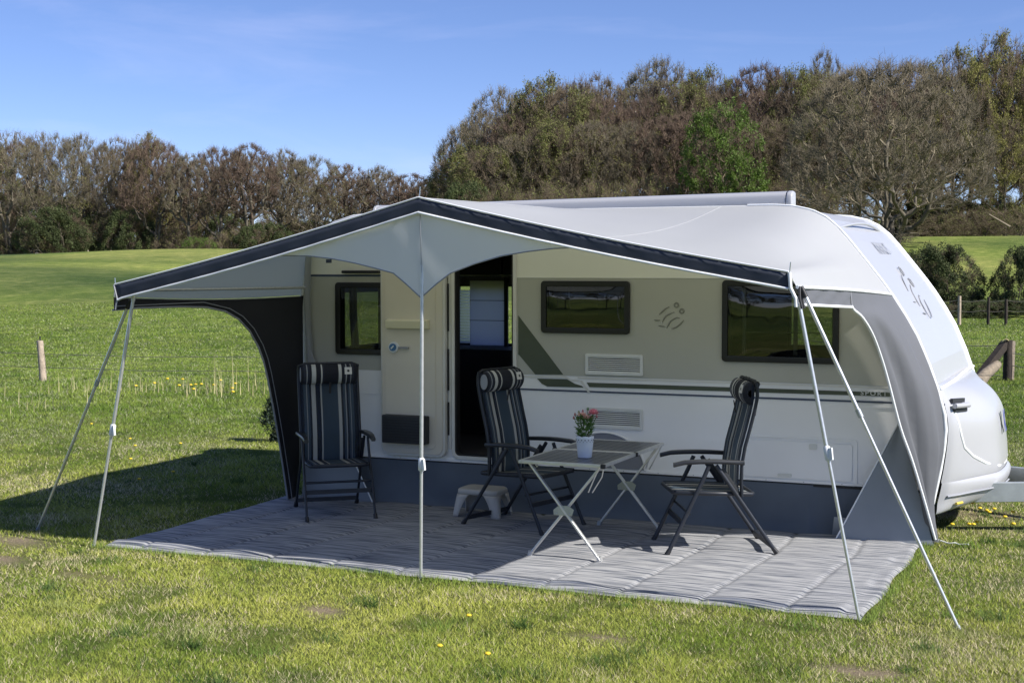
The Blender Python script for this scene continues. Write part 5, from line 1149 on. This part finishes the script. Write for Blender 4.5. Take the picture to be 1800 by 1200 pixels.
# right wood
fr = [('open', 818, 225, 96, 'grey outermost tree at the left end of the right wood'), ('beech_c', 880, 163, 120, 'tall domed grey tree near the left end of the right wood'), ('leafy', 965, 148, 130, 'olive topped tree left of the wide brown tree'),
      ('beech_a', 1040, 140, 150, 'wide brown tree in the middle of the right wood'), ('beech_c', 1165, 114, 150, 'high grey brown tree behind the fresh green one'), ('leafy', 1245, 134, 110, 'olive tree right above the fresh green tree'),
      ('beech_b', 1340, 122, 150, 'reddish brown tree right of the fresh green tree'), ('leafy', 1395, 132, 100, 'olive brown tree left of the spindly one'), ('tall', 1447, 98, 70, 'spindly bare tree poking above the right wood skyline'), ('tall', 1500, 130, 80, 'thin bare tree between the spindly and the wide spreading tree'),
      ('beech_b', 1600, 119, 120, 'reddish bare tree above the wide spreading tree'), ('golden', 1672, 96, 110, 'tall olive tree left of the highest tree'), ('golden', 1755, 70, 130, 'highest tree of the right wood with fresh olive leaves'), ('golden', 1830, 88, 120, 'olive tree cut by the right edge of the photo')]
for kd, px, yt, wp, lab in fr: plant(kd, px, 128 + rt.uniform(-3, 5), yt, lab, group=G2, wpx=wp * 1.25)
for row, (dist, dy) in enumerate(((121, 72), (126, 34), (136, 14), (146, 8))):
    for i in range(18):
        px = 800 + (i + .5 * (row % 2)) * 60 + rt.uniform(-14, 14); yt = ytop_right(px) + dy + rt.uniform(4, 26)
        kd = [['beech_b', 'beech_a', 'beech_c', 'leafy'], ['beech_a', 'beech_c', 'leafy', 'beech_b'], ['beech_a', 'beech_b', 'beech_c', 'tall'], ['beech_a', 'beech_c', 'beech_b', 'beech_a']][row][rt.randint(4)]
        if row < 2 and px > 1620: continue
        plant(kd, px, dist, yt, ['low front tree of the right wood, @', 'second row tree of the right wood, @', 'inner bare tree of the right wood, @', 'rearmost bare tree of the right wood, @'][row], group=['lower trees of the right wood', 'second row trees of the right wood', 'inner trees of the right wood', 'rear trees of the right wood'][row], wpx=140)
plant('golden', 1765, 122, 215, 'yellow green leafing tree low at the far right of the wood', wpx=120, group=None)
plant('green', 1268, 112, 192, 'fresh green leafy tree standing out in front of the brown wood', wpx=142, group=None)
plant('spread', 1558, 98, 118, 'wide spreading bare tree rising behind the caravan nose', wpx=350)
for px, yt, kd in ((880, 350, 'shrub'), (820, 345, 'bush'), (960, 345, 'shrub'), (1050, 340, 'shrub'), (1140, 330, 'shrub'), (1400, 330, 'shrub'), (1480, 350, 'shrub')):
    plant(kd, px, 112, yt - 20, 'brown shrub of the right wood, @', 'shrub', 'undergrowth of the right wood', wpx=120)
for i_ in range(9): plant('shrub' if i_ % 2 else 'bush', 1610 + i_ * 27, 126 + 3 * (i_ % 3), 352 + rt.uniform(-12, 14), 'thicket shrub between trunks, @', 'shrub', 'thicket above the meadow gap', wpx=100)
for px, yt, lab in ((1655, 372, 'undergrowth shrub right of the spreading tree above the dark bush'), (1720, 366, 'undergrowth shrub at the left top of the meadow gap'), (1790, 362, 'undergrowth shrub at the right top of the meadow gap')): plant('shrub', px, 118, yt, lab, 'shrub', 'undergrowth above the meadow gap', wpx=110)
plant('bush', 1650, 66, 428, 'dark green bush left of the meadow gap, behind the caravan nose', 'shrub', wpx=150)
plant('bush', 1590, 70, 440, 'dark green bush behind the caravan nose', 'shrub', wpx=140)
plant('bush', 1808, 64, 430, 'green bush at the right edge beyond the far fence', 'shrub', wpx=120)
for px, lab in ((1640, 'low dark hedge clump left of the meadow gap'), (1715, 'low dark hedge clump below the meadow gap'), (1782, 'low dark hedge clump right below the meadow gap')): plant('bush', px, 62.5, 556, lab, 'shrub', 'low dark hedge by the far fence', wpx=110)
# fallen pale branch on the slope
a = at(1738, 377, 112); b = at(1775, 399, 112); k = MB(); k.tube([a, b], [.07, .11], 6); tag(obj('fallen_branch', k, 'wood_post'), 'pale fallen branch on the slope at the upper right', 'branch')
# dark evergreen shrub seen past the left panel
k_ = gnd(486, 776); o = thing('dark_shrub', 'small dark shrub just behind the edge of the black side panel', 'shrub', (k_[0], k_[1], tz(k_[0], k_[1])))
o.scale = (.72, .72, .85); rs = np.random.RandomState(6); lvs = []
for zc, rr in ((.30, .27), (.42, .22), (.55, .14), (.05, .10)):
    q = rs.randn(900, 3); q /= np.linalg.norm(q, axis=1, keepdims=True); q *= rr * rs.rand(900, 1) ** .3; q[:, 2] = q[:, 2] * .8 + zc; a = rs.randn(900, 3) * .022; b = rs.randn(900, 3) * .022; lvs.append(np.stack([q, q + a, q + b], 1))
M['evergreen'] = mat('evergreen', (.018, .035, .020), .8, var=.3, vscale=20)
me = tri_mesh('crown', np.vstack(lvs), None, 'evergreen'); c = bpy.data.objects.new('crown', me); COL.objects.link(c); c.parent = o
k = MB(); k.tube([(0, 0, -.1), (0, 0, .3)], .02, 6); c = bpy.data.objects.new('trunk', k.mesh('trunk', 'bark')); COL.objects.link(c); c.parent = o
# trees on the far side of the field behind the camera (seen only mirrored in the window panes)
for i in range(12):
    x = -34 + i * 7.2 + rt.uniform(-2, 2); y = -50 + rt.uniform(-4, 4); kd = ['leafy', 'beech_a', 'leafy'][i % 3]
    o = thing('leafy_tree', 'tree of the row across the field, mirrored in the caravan windows', 'tree', (x, y, -.05), 'trees mirrored in the windows'); s = rt.uniform(.5, .62); o.scale = (s * 1.3, s * 1.3, s)
    for nm, me in zip(('trunk', 'crown'), T[kd]): c = bpy.data.objects.new(nm, me); COL.objects.link(c); c.parent = o
